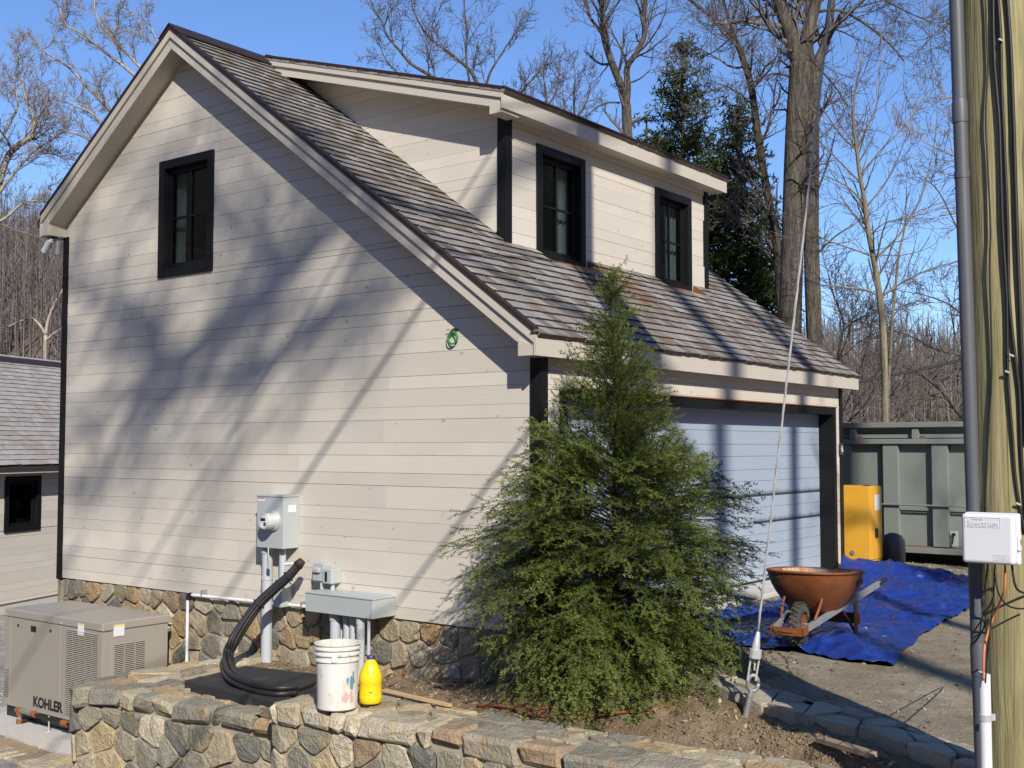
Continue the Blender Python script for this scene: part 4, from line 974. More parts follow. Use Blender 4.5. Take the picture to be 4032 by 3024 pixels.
# white pipe along the wall
wp = thing('white_pvc_pipe', 'thin white pipe running along the bottom of the siding and down the stones', 'pipe', (-.05, 3.4, -.6))
wb(MB().tube([(-.055, 4.44, -.005), (-.055, 2.46, .022)], .016, 12), 'pipe', WPVC, wp); wb(MB().tube([(-.06, 4.487, -.04), (-.06, 4.487, -.70)], .016, 12), 'pipe', WPVC, wp)
wb(MB().tube(curve_pts([(-.055, 4.42, -.004), (-.056, 4.475, -.007), (-.06, 4.487, -.06)]), .021, 10), 'elbow', BLACKP, wp); wb(MB().tube([(-.055, 2.5, .022), (-.055, 2.452, .022)], .02, 10), 'elbow', BLACKP, wp)
for yy in (4.25, 3.3, 2.75): wb(MB().box(-.075, -.0, yy-.008, yy+.008, -.0, .06), 'pipe_clip', STEELD, wp)

# vault lid and the black hoses
solo(MB().prism([(-1.53, 2.58, -.55), (-1.58, 1.36, -.55), (-.62, 1.62, -.55), (-.78, 2.68, -.55)], (0, 0, .13)), 'vault_lid', RUBBER, (-1.1, 2.1, -.55), 'flat black plastic vault lid lying on the soil behind the lower wall', 'lid', bevel=.02)
hb = thing('hose_bundle', 'bundle of black insulated lines standing up from the vault lid and leaning to the wall', 'hoses', (-.9, 2.2, -.42))
cl = [PX(1186, 2212, -.22), PX(1135, 2270, -.3), PX(1081, 2318, -.38), PX(1019, 2378, -.48), PX(967, 2450, -.58), PX(917, 2530, -.68), PX(893, 2602, -.78), PZ(918, 2664, -.37), PZ(1000, 2704, -.385), PZ(1095, 2722, -.385), PZ(1165, 2716, -.385)]
cl = [np.array(p) for p in cl]; rh = random.Random(2)
for i in range(7):
    a0 = 2*math.pi*i/7; P = []
    for j, p in enumerate(cl):
        t = nrm(cl[min(j+1, len(cl)-1)]-cl[max(j-1, 0)]); s1_ = nrm(np.cross(t, (0.3, 0.2, 1))); s2_ = np.cross(t, s1_); rr = np.interp(j, [0, 1, 4, 7, 10], [.02, .028, .04, .055, .06])*(0 if i == 6 else 1); a = a0+j*.12
        q = p+s1_*rr*math.cos(a)+s2_*rr*math.sin(a)*(.75 if j < 7 else .5)
        if j >= 7: q[2] = max(q[2], -.398)
        P.append(q)
    if i in (1, 4): P = P[:-1]
    if i == 2: P.append(np.array(PZ(1235, 2690, -.39)))
    wb(MB().tube(curve_pts(P), rh.uniform(.017, .023), 10), 'hose', BLACKP, hb, smooth=True)
for j in (1, 3):
    t = nrm(cl[j+1]-cl[j-1]); wb(MB().tube([cl[j]-t*.006, cl[j]+t*.006], .058 if j == 1 else .066, 14), 'cable_tie', BLACKP, hb)
e0 = cl[0]; wb(MB().tube([e0+np.array((-.02, .0, -.01)), e0+np.array((-.05, .17, -.03))], .013, 10), 'white_tube', WPVC, hb)
wb(MB().tube([e0-.02*nrm(cl[1]-cl[0]), e0+.05*nrm(cl[1]-cl[0])], [.035, .05], 12), 'end_wrap', mk('dark_brown_tape', (.03, .018, .013), .7), hb, smooth=True)

# bucket
bp_ = PZ(1328, 2786, -.285); bk = thing('plastic_bucket', 'dirty white plastic bucket standing on the higher stone wall', 'bucket', tuple(bp_))
rt, rb_, hb_ = .158, .139, .45
prof = [(.0, .0), (rb_-.01, .0), (rb_, .008)]+[(rb_+(rt-.012-rb_)*t, hb_*t) for t in (.2, .5, .74)]
rid = [(.735, .148), (.74, .158), (.765, .158), (.77, .149), (.83, .150), (.835, .162), (.86, .162), (.865, .151), (.915, .152), (.92, .165), (.945, .165), (.95, .154), (.985, .155), (.99, .164), (1.0, .164), (1.0, .150), (.95, .146), (.5, .138), (.08, .130), (.07, .0)]
MB().lathe(prof[:-1]+[(r_, hb_*t) for t, r_ in rid], 40).build('body', BUCKET, bk, smooth=True, auto=40)
cdir = nrm((CAM-bp_)*np.array((1, 1, 0))); cs_ = np.array((-cdir[1], cdir[0], 0))
for s_ in (-1,):
    q = cdir*.158+np.array((0, 0, hb_*.80))+cs_*.02*s_; MB().obox(q, cs_*.02, cdir*.006, np.array((0, 0, .022))).build('handle_lug', BUCKET, bk, bevel=.004)
a = math.atan2(cdir[1], cdir[0])
def smear(parent, mat, r_, angs, z0, z1, seed):
    rr = random.Random(seed); m = MB()
    for _ in range(9):
        t = a+R(rr.uniform(*angs)); z = rr.uniform(z0, z1); w_, h_ = R(rr.uniform(3, 8)), rr.uniform(.015, .045); vs = []
        for k in range(8):
            th = 2*math.pi*k/8; tt = t+w_*math.cos(th)*rr.uniform(.5, 1); z_ = z+h_*math.sin(th)*rr.uniform(.5, 1); rd = rb_+(rt-.012-rb_)*z_/hb_+.0012
            vs.append((rd*math.cos(tt), rd*math.sin(tt), z_))
        m.add(vs, [tuple(range(8))])
    m.build('paint_smear', mat, parent)
smear(bk, PAINTB, 0, (22, 52), .16, .25, 3); smear(bk, PAINTR, 0, (15, 45), .07, .13, 4)
# jug
jp = PZ(1459, 2768, -.285); jg = thing('yellow_jug', 'yellow plastic gallon jug with blue cap beside the white bucket', 'jug', tuple(jp), rz=math.atan2(CAM[1]-jp[1], CAM[0]-jp[0]))
def ell(prof, n=32, sx=.9):
    m = MB().lathe(prof, n); m.v = [(x*sx, y, z) for x, y, z in m.v]; return m
ell([(0, 0), (.068, 0), (.080, .010), (.081, .05), (.0795, .055), (.0795, .15), (.082, .156), (.082, .185), (.078, .20), (.068, .235), (.050, .272), (.034, .298), (.026, .305), (.026, .315)]).build('body', YPLAST, jg, smooth=True, auto=50)
MB().lathe([(0, .335), (.027, .335), (.030, .331), (.030, .312), (.02, .312)], 24).build('cap', BLUECAP, jg, smooth=True, auto=40)
for yy in (-.018, .018): MB().tube(curve_pts([(.060, yy, .205), (.058, yy*.9, .235), (.040, yy*.8, .275), (.026, yy*.6, .296)]), .007, 8).build('handle', YPLAST, jg, smooth=True)
MB().box(.072, .0735, -.012, .012, .085, .09).build('print', BLACKP, jg)
for zz_ in (.075, .145): MB().box(.0718, .0728, -.045, .045, zz_, zz_+.003).build('label_edge', LABELY, jg)

# sticks, hose
def plank(p0, p1, w_, t, name, mat, label):
    p0, p1 = np.array(p0, float), np.array(p1, float); d = (p1-p0)/2; s_ = nrm(np.cross(d, (0, 0, 1)))*w_/2; c_ = (p0+p1)/2
    m = MB().obox((0, 0, 0), d, s_, nrm(np.cross(s_, d))*t/2); o = m.build(name, mat, bevel=.002); o.location = tuple(c_); return tag(fixn(o), label, 'board')
plank((-1.36, .44, -.262), (-1.40, -.235, -.275), .04, .02, 'wood_lath', WOOD, 'thin new wooden lath lying on the stone cap right of the jug')
plank(PS(3232, 2945, .05), PS(3440, 3030, .08), .07, .03, 'wood_board', WOODG, 'weathered wooden board on the soil at the bottom right')
rp = [PS(1880, 2786), PS(2000, 2800), PS(2110, 2824), PS(2260, 2831), PS(2450, 2818), PS(2625, 2782)]+[np.array((-.05, -1.2, -.33)), np.array((.05, -.8, -.33)), np.array((-.25, -.3, -.34)), np.array((-.7, -.25, -.35)), np.array((-.98, -.55, -.34)), PS(2180, 2792), PS(2300, 2802), PS(2480, 2792)]
hp = []
for p in rp: p = np.array(p); hp.append((p[0], p[1], float(soil_z(p[0], p[1]))+.014))
solo(MB().tube(curve_pts(hp), .012, 8), 'drip_hose', HOSEB, (-.5, -.9, -.35), 'brown drip irrigation hose looped on the soil around the hemlock base', 'hose', smooth=True)

# guy wire and anchor
A0 = PS(2935, 2822); ta = depth_of(A0)
ga = thing('guy_anchor', 'galvanised guy wire rising from an eye anchor rod in the soil', 'guy wire', tuple(A0))
pt = lambda u, v, dt=0.0: PD(u, v, ta+dt)
wb(MB().tube([pt(2930, 2845, 0), pt(2954, 2738, 0)], .020, 12), 'anchor_rod', STEELD, ga, smooth=True, auto=40)
rc_ = pt(2965, 2690); ring = []
for k in range(15):
    t = 2*math.pi*k/14; ring.append(rc_+RT*.034*math.cos(t)+UP*(.052*math.sin(t)))
wb(MB().tube(ring, .014, 8), 'eye', STEELD, ga, smooth=True); wb(MB().tube([pt(2954, 2742), pt(2960, 2716)], [.024, .018], 10), 'eye_collar', STEELD, ga)
for du in (-17, 15): wb(MB().tube([pt(2960+du, 2680, -.01), pt(2975+du*1.05, 2585, -.01)], .007, 8), 'bail', STEEL, ga)
wb(MB().tube([pt(2972, 2590, -.015), pt(2976, 2556, -.015)], .040, 10), 'clamp', STEEL, ga)
wb(MB().tube([pt(2974, 2560, -.015), pt(2977, 2540, -.015), pt(2985, 2488, 0)], [.027, .027, .013], 12), 'wire_grip', STEEL, ga, smooth=True, auto=40)
wb(MB().tube([pt(2970, 2640), pt(2972, 2590)], .006, 6), 'wire_tail', STEEL, ga)
KP = 1.4125; POLX, POLY = PD(4000, 1760, 4.0*KP)[:2]; W0 = pt(2984, 2490)
pn = np.array((POLY-W0[1], -(POLX-W0[0]), 0)); rd_ = ray(3270, 0); WT = CAM+rd_*(((W0-CAM) @ pn)/(rd_ @ pn)); wdir = WT-W0
tm = math.hypot(POLX-W0[0], POLY-W0[1])/math.hypot(wdir[0], wdir[1]); m = MB(); n = 120
for s_ in range(3):
    P = []
    e1 = nrm(np.cross(wdir, (0, 0, 1))); e2 = nrm(np.cross(wdir, e1))
    for k in range(n+1):
        q = W0+wdir*tm*k/n; th = k*1.1+s_*2.094; P.append(q+e1*.0042*math.cos(th)+e2*.0042*math.sin(th))
    m.tube(P, .0048, 5)
wb(m, 'guy_strand', STEEL, ga, smooth=True)

# utility pole and what hangs on it
def LEAN(z): return -RT*.0125*(z-1.0)
pl = thing('utility_pole', 'greenish treated wooden utility pole at the right edge of the picture', 'pole', (POLX, POLY, -.35))
m = MB(); P = []; rad = []
for k in range(45):
    z = -.4+k*.25; q_ = LEAN(z); P.append((POLX+.004*math.sin(k*.7)+q_[0], POLY+.004*math.cos(k*.9)+q_[1], z)); rad.append(.2083-.005*(z-1.5)+.0015*math.sin(k*2.1))
wb(m.tube(P, rad, 36), 'pole_shaft', POLE, pl, smooth=True, auto=60)
def onpole(u, v, off=.008):
    d = ray(u, v); q_ = LEAN((CAM+d*5.45)[2]); o = CAM-np.array((POLX+q_[0], POLY+q_[1], 0)); rr = .2083+off
    a_ = d[0]**2+d[1]**2; b_ = o[0]*d[0]+o[1]*d[1]; c_ = o[0]**2+o[1]**2-rr*rr; q = b_*b_-a_*c_
    if q < 0: return CAM+d*(-b_/a_)
    return CAM+d*((-b_-math.sqrt(q))/a_)
for uv, r_, lab in (([(3878, -60), (3885, 150), (3889, 275), (3881, 470), (3888, 620), (3900, 900), (3897, 1063), (3905, 1443), (3894, 1660), (3884, 1850), (3878, 2020)], .0032, 'thin black cable, leftmost on the wooden pole'),
                    ([(3910, -60), (3914, 220), (3934, 470), (3940, 640), (3948, 900), (3964, 1171), (3968, 1470), (3985, 1700), (4000, 1900), (4035, 2100)], .0052, 'black cable, second from left on the wooden pole'),
                    ([(3926, -60), (3940, 150), (3945, 360), (3958, 640), (3968, 900), (3972, 1144), (3985, 1300), (3998, 1415), (4014, 1560), (4022, 1800), (4040, 2050)], .0056, 'black cable with silver clips, third from left on the wooden pole'),
                    ([(3962, -60), (3979, 180), (3988, 400), (3996, 640), (4004, 900), (4019, 1280), (4030, 1500), (4042, 1750)], .0065, 'thick black cable, rightmost on the wooden pole')):
    P = [onpole(u, v, r_*KP+.003) for u, v in uv]; b0 = P[-1]
    solo(MB().tube(curve_pts(P, 5), r_*KP, 8), 'pole_cable', BLACKP, tuple(b0), lab, 'cable', smooth=True)
for u, v in ((3941, 158), (3983, 1400), (3966, 1465), (4010, 1985)): wb(MB().tube([onpole(u-9, v-4, .025), onpole(u+9, v+4, .025)], .0055, 6), 'cable_clip', STEEL, pl)
# riser conduit
rc0 = PD(3833, 1880, 3.97*KP); rr = .0343
RC = lambda z: tuple(np.array((rc0[0], rc0[1], z))+LEAN(z))
rs_ = thing('riser_conduit', 'dark grey plastic riser conduit running up the left side of the pole', 'conduit', (rc0[0], rc0[1], -.35))
def zof(v): return float(PD(3833, v, 3.97*KP)[2])
wb(MB().tube([RC(-.35), RC(8.0)], rr, 20), 'pipe', PVCD, rs_, smooth=True, auto=40)
wb(MB().tube([RC(zof(462)), RC(zof(384)), RC(zof(370))], [rr*1.1, rr*1.1, rr*1.01], 20), 'coupling', PVCD, rs_, smooth=True, auto=40)
wb(MB().tube([RC(zof(688)), RC(zof(660))], rr*1.08, 20), 'coupling', PVCD, rs_, smooth=True, auto=40)
wb(MB().tube([RC(zof(2650)), RC(zof(2540)), RC(zof(2525))], [rr*1.1, rr*1.1, rr*1.01], 20), 'coupling', PVCD, rs_, smooth=True, auto=40)
# white ground pipe
wq = PD(3876, 2700, 3.83*KP); wg = thing('white_riser_pipe', 'white plastic pipe strapped to the foot of the pole, open at the top', 'pipe', (wq[0], wq[1], -.35))
zt = float(PD(3876, 2650, 3.83*KP)[2]); m = MB(); vs = []; n = 20
for r_, zz_ in ((.0275, -.35), (.0275, None), (.0235, None), (.0235, -.35)):
    for k in range(n):
        t = 2*math.pi*k/n; vs.append((wq[0]+r_*math.cos(t), wq[1]+r_*math.sin(t), zz_ if zz_ is not None else zt+.006*math.cos(t-2.2)))
m.add(vs, [(i*n+k, i*n+(k+1) % n, (i+1)*n+(k+1) % n, (i+1)*n+k) for i in range(3) for k in range(n)]); wb(m, 'pipe', WPVC, wg, smooth=True, auto=40)
zs_ = float(PD(3876, 2823, 3.83*KP)[2]); wb(MB().tube([(wq[0], wq[1], zs_-.0155), (wq[0], wq[1], zs_+.0155)], .03, 20), 'pipe_strap', STEEL, wg)
pr_ = PD(3905, 2824, 3.83*KP); wb(MB().obox(pr_, RT*.017, FW*.003, UP*.0155), 'strap_ear', STEEL, wg)
# telecom box
bc = PD(3896, 2121, 3.76*KP); bnv = nrm((CAM-bc)*np.array((1, 1, 0))); ang = R(-17)
bn = np.array((bnv[0]*math.cos(ang)-bnv[1]*math.sin(ang), bnv[0]*math.sin(ang)+bnv[1]*math.cos(ang), 0)); bx_ = np.array((-bn[1], bn[0], 0)); bz = np.array((0, 0, 1.))
tb = thing('telecom_box', 'white plastic cable company box mounted on the wooden pole', 'box', tuple(bc)); tb.scale = (KP, KP, KP)
fm = lambda o_: frame(o_, bx_, bz, bn)
cov = MB().obox((0, 0, 0), bx_*.083, bn*.022, bz*.081).build('cover', WHITE, tb, bevel=.012); cov.modifiers[0].segments = 4
MB().obox(-bn*.036, bx_*.086, bn*.0135, bz*.083).build('back_box', WHITE, tb, bevel=.006)
MB().obox(bx_*.0875-bn*.02-bz*.01, bx_*.004, bn*.012, bz*.026).build('latch', WHITE, tb, bevel=.003); MB().obox(bx_*.0915-bn*.02-bz*.008, bx_*.001, bn*.003, bz*.009).build('latch_slot', SLOT, tb)
text('lettering', 'Spectrum', .0255, LETTER, cov, fm(bn*.0225+bz*.049-bx_*.014), .0009); text('lettering', 'Charter', .011, LETTER, cov, fm(bn*.0225+bz*.064-bx_*.03), .0007)
fr = MB()
for s_ in (-1, 1): fr.obox(bn*.0222+bz*(.0535+s_*.0155)-bx_*.014, bx_*.055, bn*.0008, bz*.0006).obox(bn*.0222+bz*.0535+bx_*(-.014+s_*.0555), bx_*.0006, bn*.0008, bz*.0161)
fr.build('lettering_frame', LETTER, cov)
fr = MB()
for s_ in (-1, 1): fr.obox(bn*.0222+bz*(-.058+s_*.008)+bx_*.042, bx_*.024, bn*.0007, bz*.0005).obox(bn*.0222-bz*.058+bx_*(.042+s_*.0245), bx_*.0005, bn*.0007, bz*.0085)
for s_ in (-1, 1): fr.obox(bn*.0222+bz*(-.058+s_*.003)+bx_*.042, bx_*.019, bn*.0006, bz*.0012)
fr.build('small_emblem', LETTER, cov)
def cable(name, uv, r_, mat, label, dt):
    P = [min(PD(u, v, t*KP-.06), onpole(u, v, .016) if u > 3868 else PD(u, v, t*KP-.06), key=depth_of) for u, v, t in uv]; return solo(MB().tube(curve_pts(P, 6), r_*KP, 8), name, mat, tuple(P[-1]), label, 'cable', smooth=True)
cable('orange_cable', [(3956, 2205, 3.80), (3958, 2262, 3.81), (3952, 2334, 3.82), (3908, 2438, 3.83*KP), (3877, 2547, 3.84), (3872, 2680, 3.835)], .0036, ORANGE, 'orange cable from the telecom box down into the white pipe', 0)
cable('black_cable', [(3890, 2215, 3.82), (3875, 2350, 3.86), (3860, 2480, 3.85), (3850, 2600, 3.83*KP), (3849, 2640, 3.82)], .0028, BLACKP, 'thin black cable hanging left of the orange cable', 0)
cable('black_cable', [(3918, 2215, 3.82), (3914, 2300, 3.83*KP), (3912, 2380, 3.83*KP), (3898, 2480, 3.835), (3886, 2600, 3.84), (3880, 2690, 3.835)], .0028, BLACKP, 'thin black cable running behind the orange cable into the white pipe', 0)
cable('black_cable', [(3918, 2262, 3.81), (3930, 2330, 3.80), (3960, 2378, 3.80), (4000, 2395, 3.81), (4045, 2396, 3.84)], .003, BLACKP, 'black cable sweeping right below the telecom box across the pole', 0)
cable('black_cable', [(3984, 2210, 3.82), (3990, 2270, 3.81), (4005, 2320, 3.81), (4045, 2340, 3.83*KP)], .004, BLACKP, 'short black cable leaving the right underside of the telecom box', 0)

# flood lights under the left eave
fl = thing('security_light', 'pair of small can floodlights under the left eave corner', 'floodlight', (-.12, 7.08, 4.03))
wb(MB().box(-.16, -.08, 7.04, 7.12, 4.005, 4.029), 'mount', BLACKP, fl, bevel=.004)
h1a, h1b = PX(203, 940, -.16), PX(174, 990, -.16); h2a, h2b = PX(228, 950, -.12), PX(224, 1004, -.12)
for a_, b_, mt_ in ((h1a, h1b, WHITE), (h2a, h2b, STEELD)):
    d = b_-a_; wb(MB().tube([a_, a_+d*.1, a_+d*.12, b_], [.022, .03, .038, .040], 16), 'lamp_head', mt_, fl, smooth=True, auto=40)
    wb(MB().tube([b_-d*.02, b_+d*.01], .034, 16), 'lens', SLOT, fl); wb(MB().tube(curve_pts([(-.12, 7.08, 4.01), (np.array((-.12, 7.08, 4.0))+a_)/2+np.array((0, 0, -.01)), a_]), .008, 8), 'arm', BLACKP, fl)
# green wire on the wall
gw = thing('green_wire_coil', 'small coil of green wire hanging from the gable wall under the rake', 'wire', (-.03, .91, 2.42)); P = []
for k in range(90):
    t = 2*math.pi*k/18; rr_ = .052+.006*math.sin(k*.37); P.append((-.028-.012*math.sin(k*.23), .91+rr_*math.cos(t), 2.475+rr_*1.1*math.sin(t)))
wb(MB().tube(P, .0035, 6), 'coil', GREENW, gw, smooth=True); wb(MB().tube([(-.04, .885, 2.545), (0, .885, 2.545)], .013, 10), 'knob', BLACKP, gw); wb(MB().tube([(-.045, .915, 2.52), (-.03, .912, 2.555)], .007, 8), 'tie', BLACKP, gw)
wb(MB().tube(curve_pts([(-.03, .93, 2.535), (-.035, .955, 2.55), (-.03, .985, 2.545)]), .0035, 6), 'loose_end', GREENW, gw)
# ------------------------------------------------------------------ tarp
def poly1(P, n):
    P = np.array(P, float); d = np.concatenate([[0], np.cumsum(np.linalg.norm(np.diff(P, axis=0), axis=1))]); t = np.linspace(0, d[-1], n)
    return np.stack([np.interp(t, d, P[:, k]) for k in range(P.shape[1])], -1)
NU, NV = 260, 110    # u: front->back, v: left->right
Lf = poly1([(.72, -.45), (3.0, -.50), (5.0, -.40), (6.28, -.10)], NU); Rg = poly1([(1.0, -2.52), (2.37, -2.28), (3.2, -2.19), (4.46, -2.13), (6.75, -1.75)], NU)
Fr = poly1([(.72, -.45), (.80, -1.07), (1.03, -1.68), (.93, -2.30), (1.0, -2.52)], NV); Bk = poly1([(6.28, -.10), (6.78, -.5), (6.95, -1.1), (6.75, -1.75)], NV)
u = np.linspace(0, 1, NU)[:, None, None]; v = np.linspace(0, 1, NV)[None, :, None]
XY = (1-v)*Lf[:, None, :]+v*Rg[:, None, :]+(1-u)*Fr[None]+u*Bk[None]-((1-u)*(1-v)*Fr[0]+(1-u)*v*Fr[-1]+u*(1-v)*Bk[0]+u*v*Bk[-1])
tx, ty = XY[..., 0], XY[..., 1]
rid = lambda a, s_: 1-np.abs(2*fbm(tx*a, ty*a, s_, 3)/.9-1)
zt_ = drive_z(tx, ty)+.016+.035*np.clip(rid(1.6, 31)-.72, 0, 1)*3+.020*rid(3.5, 7)+.010*rid(9, 17)+.008*fbm(tx*14, ty*14, 5)
uu = np.linspace(0, 1, NU)[:, None]*np.ones((1, NV)); vv = np.linspace(0, 1, NV)[None, :]*np.ones((NU, 1))
zt_ += .15*np.exp(-((uu-1)/.05)**2)*np.clip(1-vv*1.3, 0, 1)**.8+.05*np.exp(-((uu-.97)/.03)**2)
zt_ += .055*np.exp(-((uu-.06)/.05)**2)*np.exp(-((vv-.80)/.16)**2)+.03*np.exp(-((uu-.13)/.05)**2)*np.exp(-((vv-.75)/.2)**2)
zt_ += .05*np.exp(-((vv-.97)/.03)**2)*(.4+fbm(tx*2.0, ty*0+1, 9))*np.clip((uu-.25)*4, 0, 1)
rc = np.random.RandomState(6)
for _ in range(110):
    cx_, cy_ = rc.uniform(.8, 6.8), rc.uniform(-2.4, -.2); a_ = rc.choice([rc.uniform(-.5, .5), rc.uniform(0, 3.14)]); ln_ = rc.uniform(.15, .8); wd = rc.uniform(.012, .035); am = rc.uniform(.010, .045)
    dx_, dy_ = tx-cx_, ty-cy_; s1_ = dx_*math.cos(a_)+dy_*math.sin(a_); s2_ = -dx_*math.sin(a_)+dy_*math.cos(a_)+.08*np.sin(s1_*4+cx_*9)
    zt_ += am*np.exp(-(s1_/ln_)**2)*np.maximum(0, 1-np.abs(s2_)/wd/2)
tx = tx+.03*(fbm(tx*4, ty*4, 41)-.5)
V = np.stack([tx, ty, zt_], -1).reshape(-1, 3); i_ = np.arange(NU*NV).reshape(NU, NV)
F = np.stack([i_[:-1, :-1], i_[1:, :-1], i_[1:, 1:], i_[:-1, 1:]], -1).reshape(-1, 4)
tb0 = np.array((3.0, -1.3, -.05)); to = npmesh('tarpaulin', V-tb0, F, TARP, smooth=True); to.location = tuple(tb0)
tag(to, 'crumpled blue tarpaulin spread on the driveway before the garage door', 'tarp')
sm_ = to.modifiers.new('thick', 'SOLIDIFY'); sm_.thickness = .003

# ------------------------------------------------------------------ wheelbarrow
wbz = -.045; WB = thing('wheelbarrow', 'rusty orange steel wheelbarrow with grey handles standing on the blue tarp', 'wheelbarrow', (1.13, -1.735, wbz), rz=R(4))
def ydisc(m, c_, prof, n=32, mi=0, close=False):
    vs = []; fs = []
    for r_, d in prof:
        for k in range(n):
            t = 2*math.pi*k/n; vs.append((c_[0]+r_*math.cos(t), c_[1]+d, c_[2]+r_*math.sin(t)))
    q = len(prof)
    for i in range(q if close else q-1):
        for k in range(n): fs.append((i*n+k, i*n+(k+1) % n, ((i+1) % q)*n+(k+1) % n, ((i+1) % q)*n+k))
    m.add(vs, fs, mi); return m
RW = .168; wc = (0, 0, RW)
tp = [(RW-.055+.055*math.cos(t)*1.0, .042*math.sin(t)*1.05) for t in np.linspace(-2.4, 2.4, 13)]
wh = fixn(ydisc(MB(), wc, [(max(r_, .09), d) for r_, d in tp], close=True).build('wheel', TYRE, WB, smooth=True))
m = MB()
for k in range(26):
    t = 2*math.pi*k/26
    for s_ in (-1, 1):
        c_ = np.array((math.cos(t+s_*.05)*(RW+.001), s_*.016, RW+math.sin(t+s_*.05)*(RW+.001))); rd = np.array((math.cos(t+s_*.05), 0, math.sin(t+s_*.05))); tn = np.array((-rd[2], 0, rd[0]))
        m.obox(c_, tn*.011+np.array((0, s_*.004, 0)), np.array((0, .013, 0)), rd*.004)
m.build('tread', TYRE, wh)
fixn(ydisc(MB(), wc, [(.0, -.03), (.03, -.032), (.06, -.02), (.092, -.026), (.092, .026), (.06, .02), (.03, .032), (.0, .03)]).build('rim', TRAY, wh, smooth=True, auto=40))
MB().tube([(0, -.16, RW), (0, .16, RW)], .01, 10).build('axle', STEELD, WB)
def hz(x): return .175+(.42-.175)*(x+.24)/1.68
for s_ in (-1, 1):
    y0, y1 = .115*s_, .285*s_
    p0 = np.array((-.24, y0, hz(-.24)-.02)); p1 = np.array((1.44, y1, hz(1.44)-.02)); d = nrm(p1-p0); sy = nrm(np.cross((0, 0, 1), d)); n_ = np.cross(d, sy)
    pe = p1-d*.16; MB().obox((p0+pe)/2, (pe-p0)/2, sy*.017, n_*.024).build('handle', HANDLE, WB, bevel=.004)
    MB().tube([pe-d*.03, pe+d*.02, p1], [.025, .021, .019], 12).build('grip', BLACKP, WB, smooth=True, auto=50)
    # tray strut at the front
    MB().tube(curve_pts([p0+d*.20+n_*.025, p0+d*.30+n_*.12+sy*s_*.01, np.array((.12, .15*s_, .40))]), .011, 6).build('strut', TRAY, WB)
    # leg
    q = p0+d*1.02; MB().obox((q+np.array((q[0]+.0, q[1], 0.0)))/2+np.array((.0, 0, -.02)), (.05, 0, 0), (0, .004, 0), (0, 0, (q[2])/2)).build('leg', TRAY, WB, bevel=.002)
    MB().tube(curve_pts([p0+d*.72-n_*.02, p0+d*.80-n_*.10, np.array((.78, q[1]*.97, .01))]), .012, 8).build('leg_brace', mk('dark_rust', (.07, .035, .02), .8) if s_ < 0 else bpy.data.materials['dark_rust'], WB)
MB().tube(curve_pts([(-.245, -.13, .15), (-.285, -.07, .145), (-.295, 0, .142), (-.285, .07, .145), (-.245, .13, .15)]), .006, 6).obox((-.285, 0, .145), (.004, 0, 0), (0, .12, 0), (0, 0, .030)).obox((-.245, -.133, .155), (.05, 0, .004), (0, .004, 0), (0, 0, .034)).obox((-.245, .133, .155), (.05, 0, .004), (0, .004, 0), (0, 0, .034)).build('nose_guard', TRAY, WB)
MB().obox((.80, 0, .13), (.004, 0, 0), (0, .24, 0), (0, 0, .045)).build('leg_plate', TRAY, WB)
def sup(hl, hw, n=44, e=3.2):
    out = []
    for k in range(n):
        t = 2*math.pi*k/n; c_, s_ = math.cos(t), math.sin(t); out.append((hl*math.copysign(abs(c_)**(2/e), c_), hw*math.copysign(abs(s_)**(2/e), s_)))
    return out
def trayloft(off, flip):
    vs = []; fs = []; n = 44; lv = [0, .12, .3, .5, .7, .86, .95, 1.0]
    for t in lv:
        k = t**1.7; hl = .46*(1-k)+.25*k-off; hw = .335*(1-k)+.175*k-off; cx = .40*(1-t)+.45*t; z = .555-.33*t+off*(1.0 if t > .9 else 0)
        for x, y in sup(hl, hw): vs.append((cx+x, y, z+(.02*max(-x, 0)/.4-.028*max(x, 0)/.4)*(1-t)))
    for i in range(len(lv)-1):
        for k in range(n): q = (i*n+k, i*n+(k+1) % n, (i+1)*n+(k+1) % n, (i+1)*n+k); fs.append(q[::-1] if flip else q)
    q = tuple((len(lv)-1)*n+k for k in range(n)); fs.append(q[::-1] if flip else q)
    return vs, fs
tr = fixn(MB().add(*trayloft(0, False)).build('tray', TRAY, WB, smooth=True))
vs, fs = trayloft(.006, True); ti = MB().add(vs, fs).build('tray_lining', TRAYIN, tr, smooth=True)
vs, _ = trayloft(-.004, False); MB().tube(vs[:44]+vs[:1], .011, 8).build('rolled_rim', TRAY, tr, smooth=True)
for y_, zz_ in ((-.31, .49), ):
    m = MB()
    for k in range(2): m.obox((.50+.075*k, -.327+.004*k, .462), (.03, 0, 0), (0, .006, .003), (0, -.003, .016))
    m.build('stencil_mark', BLACKP, tr)

# ------------------------------------------------------------------ yellow cabinet
CBX, CBY = 6.80, -.24
cbn = thing('safety_cabinet', 'yellow metal safety cabinet standing beyond the garage corner', 'cabinet', (CBX+.2, CBY+.23, -.01))
cbb = wb(MB().box(CBX, CBX+.42, CBY, CBY+.47, -.01, 1.03), 'cabinet_body', YELLOW, cbn, bevel=.006)
wb(MB().box(CBX+.03, CBX+.415, CBY-.012, CBY-.0005, .10, 1.01), 'door', YELLOW, cbb, bevel=.004)
wb(MB().box(CBX+.16, CBX+.36, CBY-.0135, CBY-.0122, .72, .92), 'paper_label', LABEL, cbb); wb(MB().box(CBX+.15, CBX+.24, CBY-.022, CBY-.0122, .37, .49), 'handle', BLACKP, cbb, bevel=.004)
vc = PX(3358, 2176, CBX); vs_ = xdisc(MB(), (CBX, vc[1], vc[2]), [(.032, 0), (.032, .01), (.024, .012)], 16); wb(vs_, 'vent_bung', STEELD, cbb)
wb(MB().box(CBX+.05, CBX+.1, CBY+.02, CBY+.1, 1.0305, 1.045), 'hinge', SLOT, cbb)
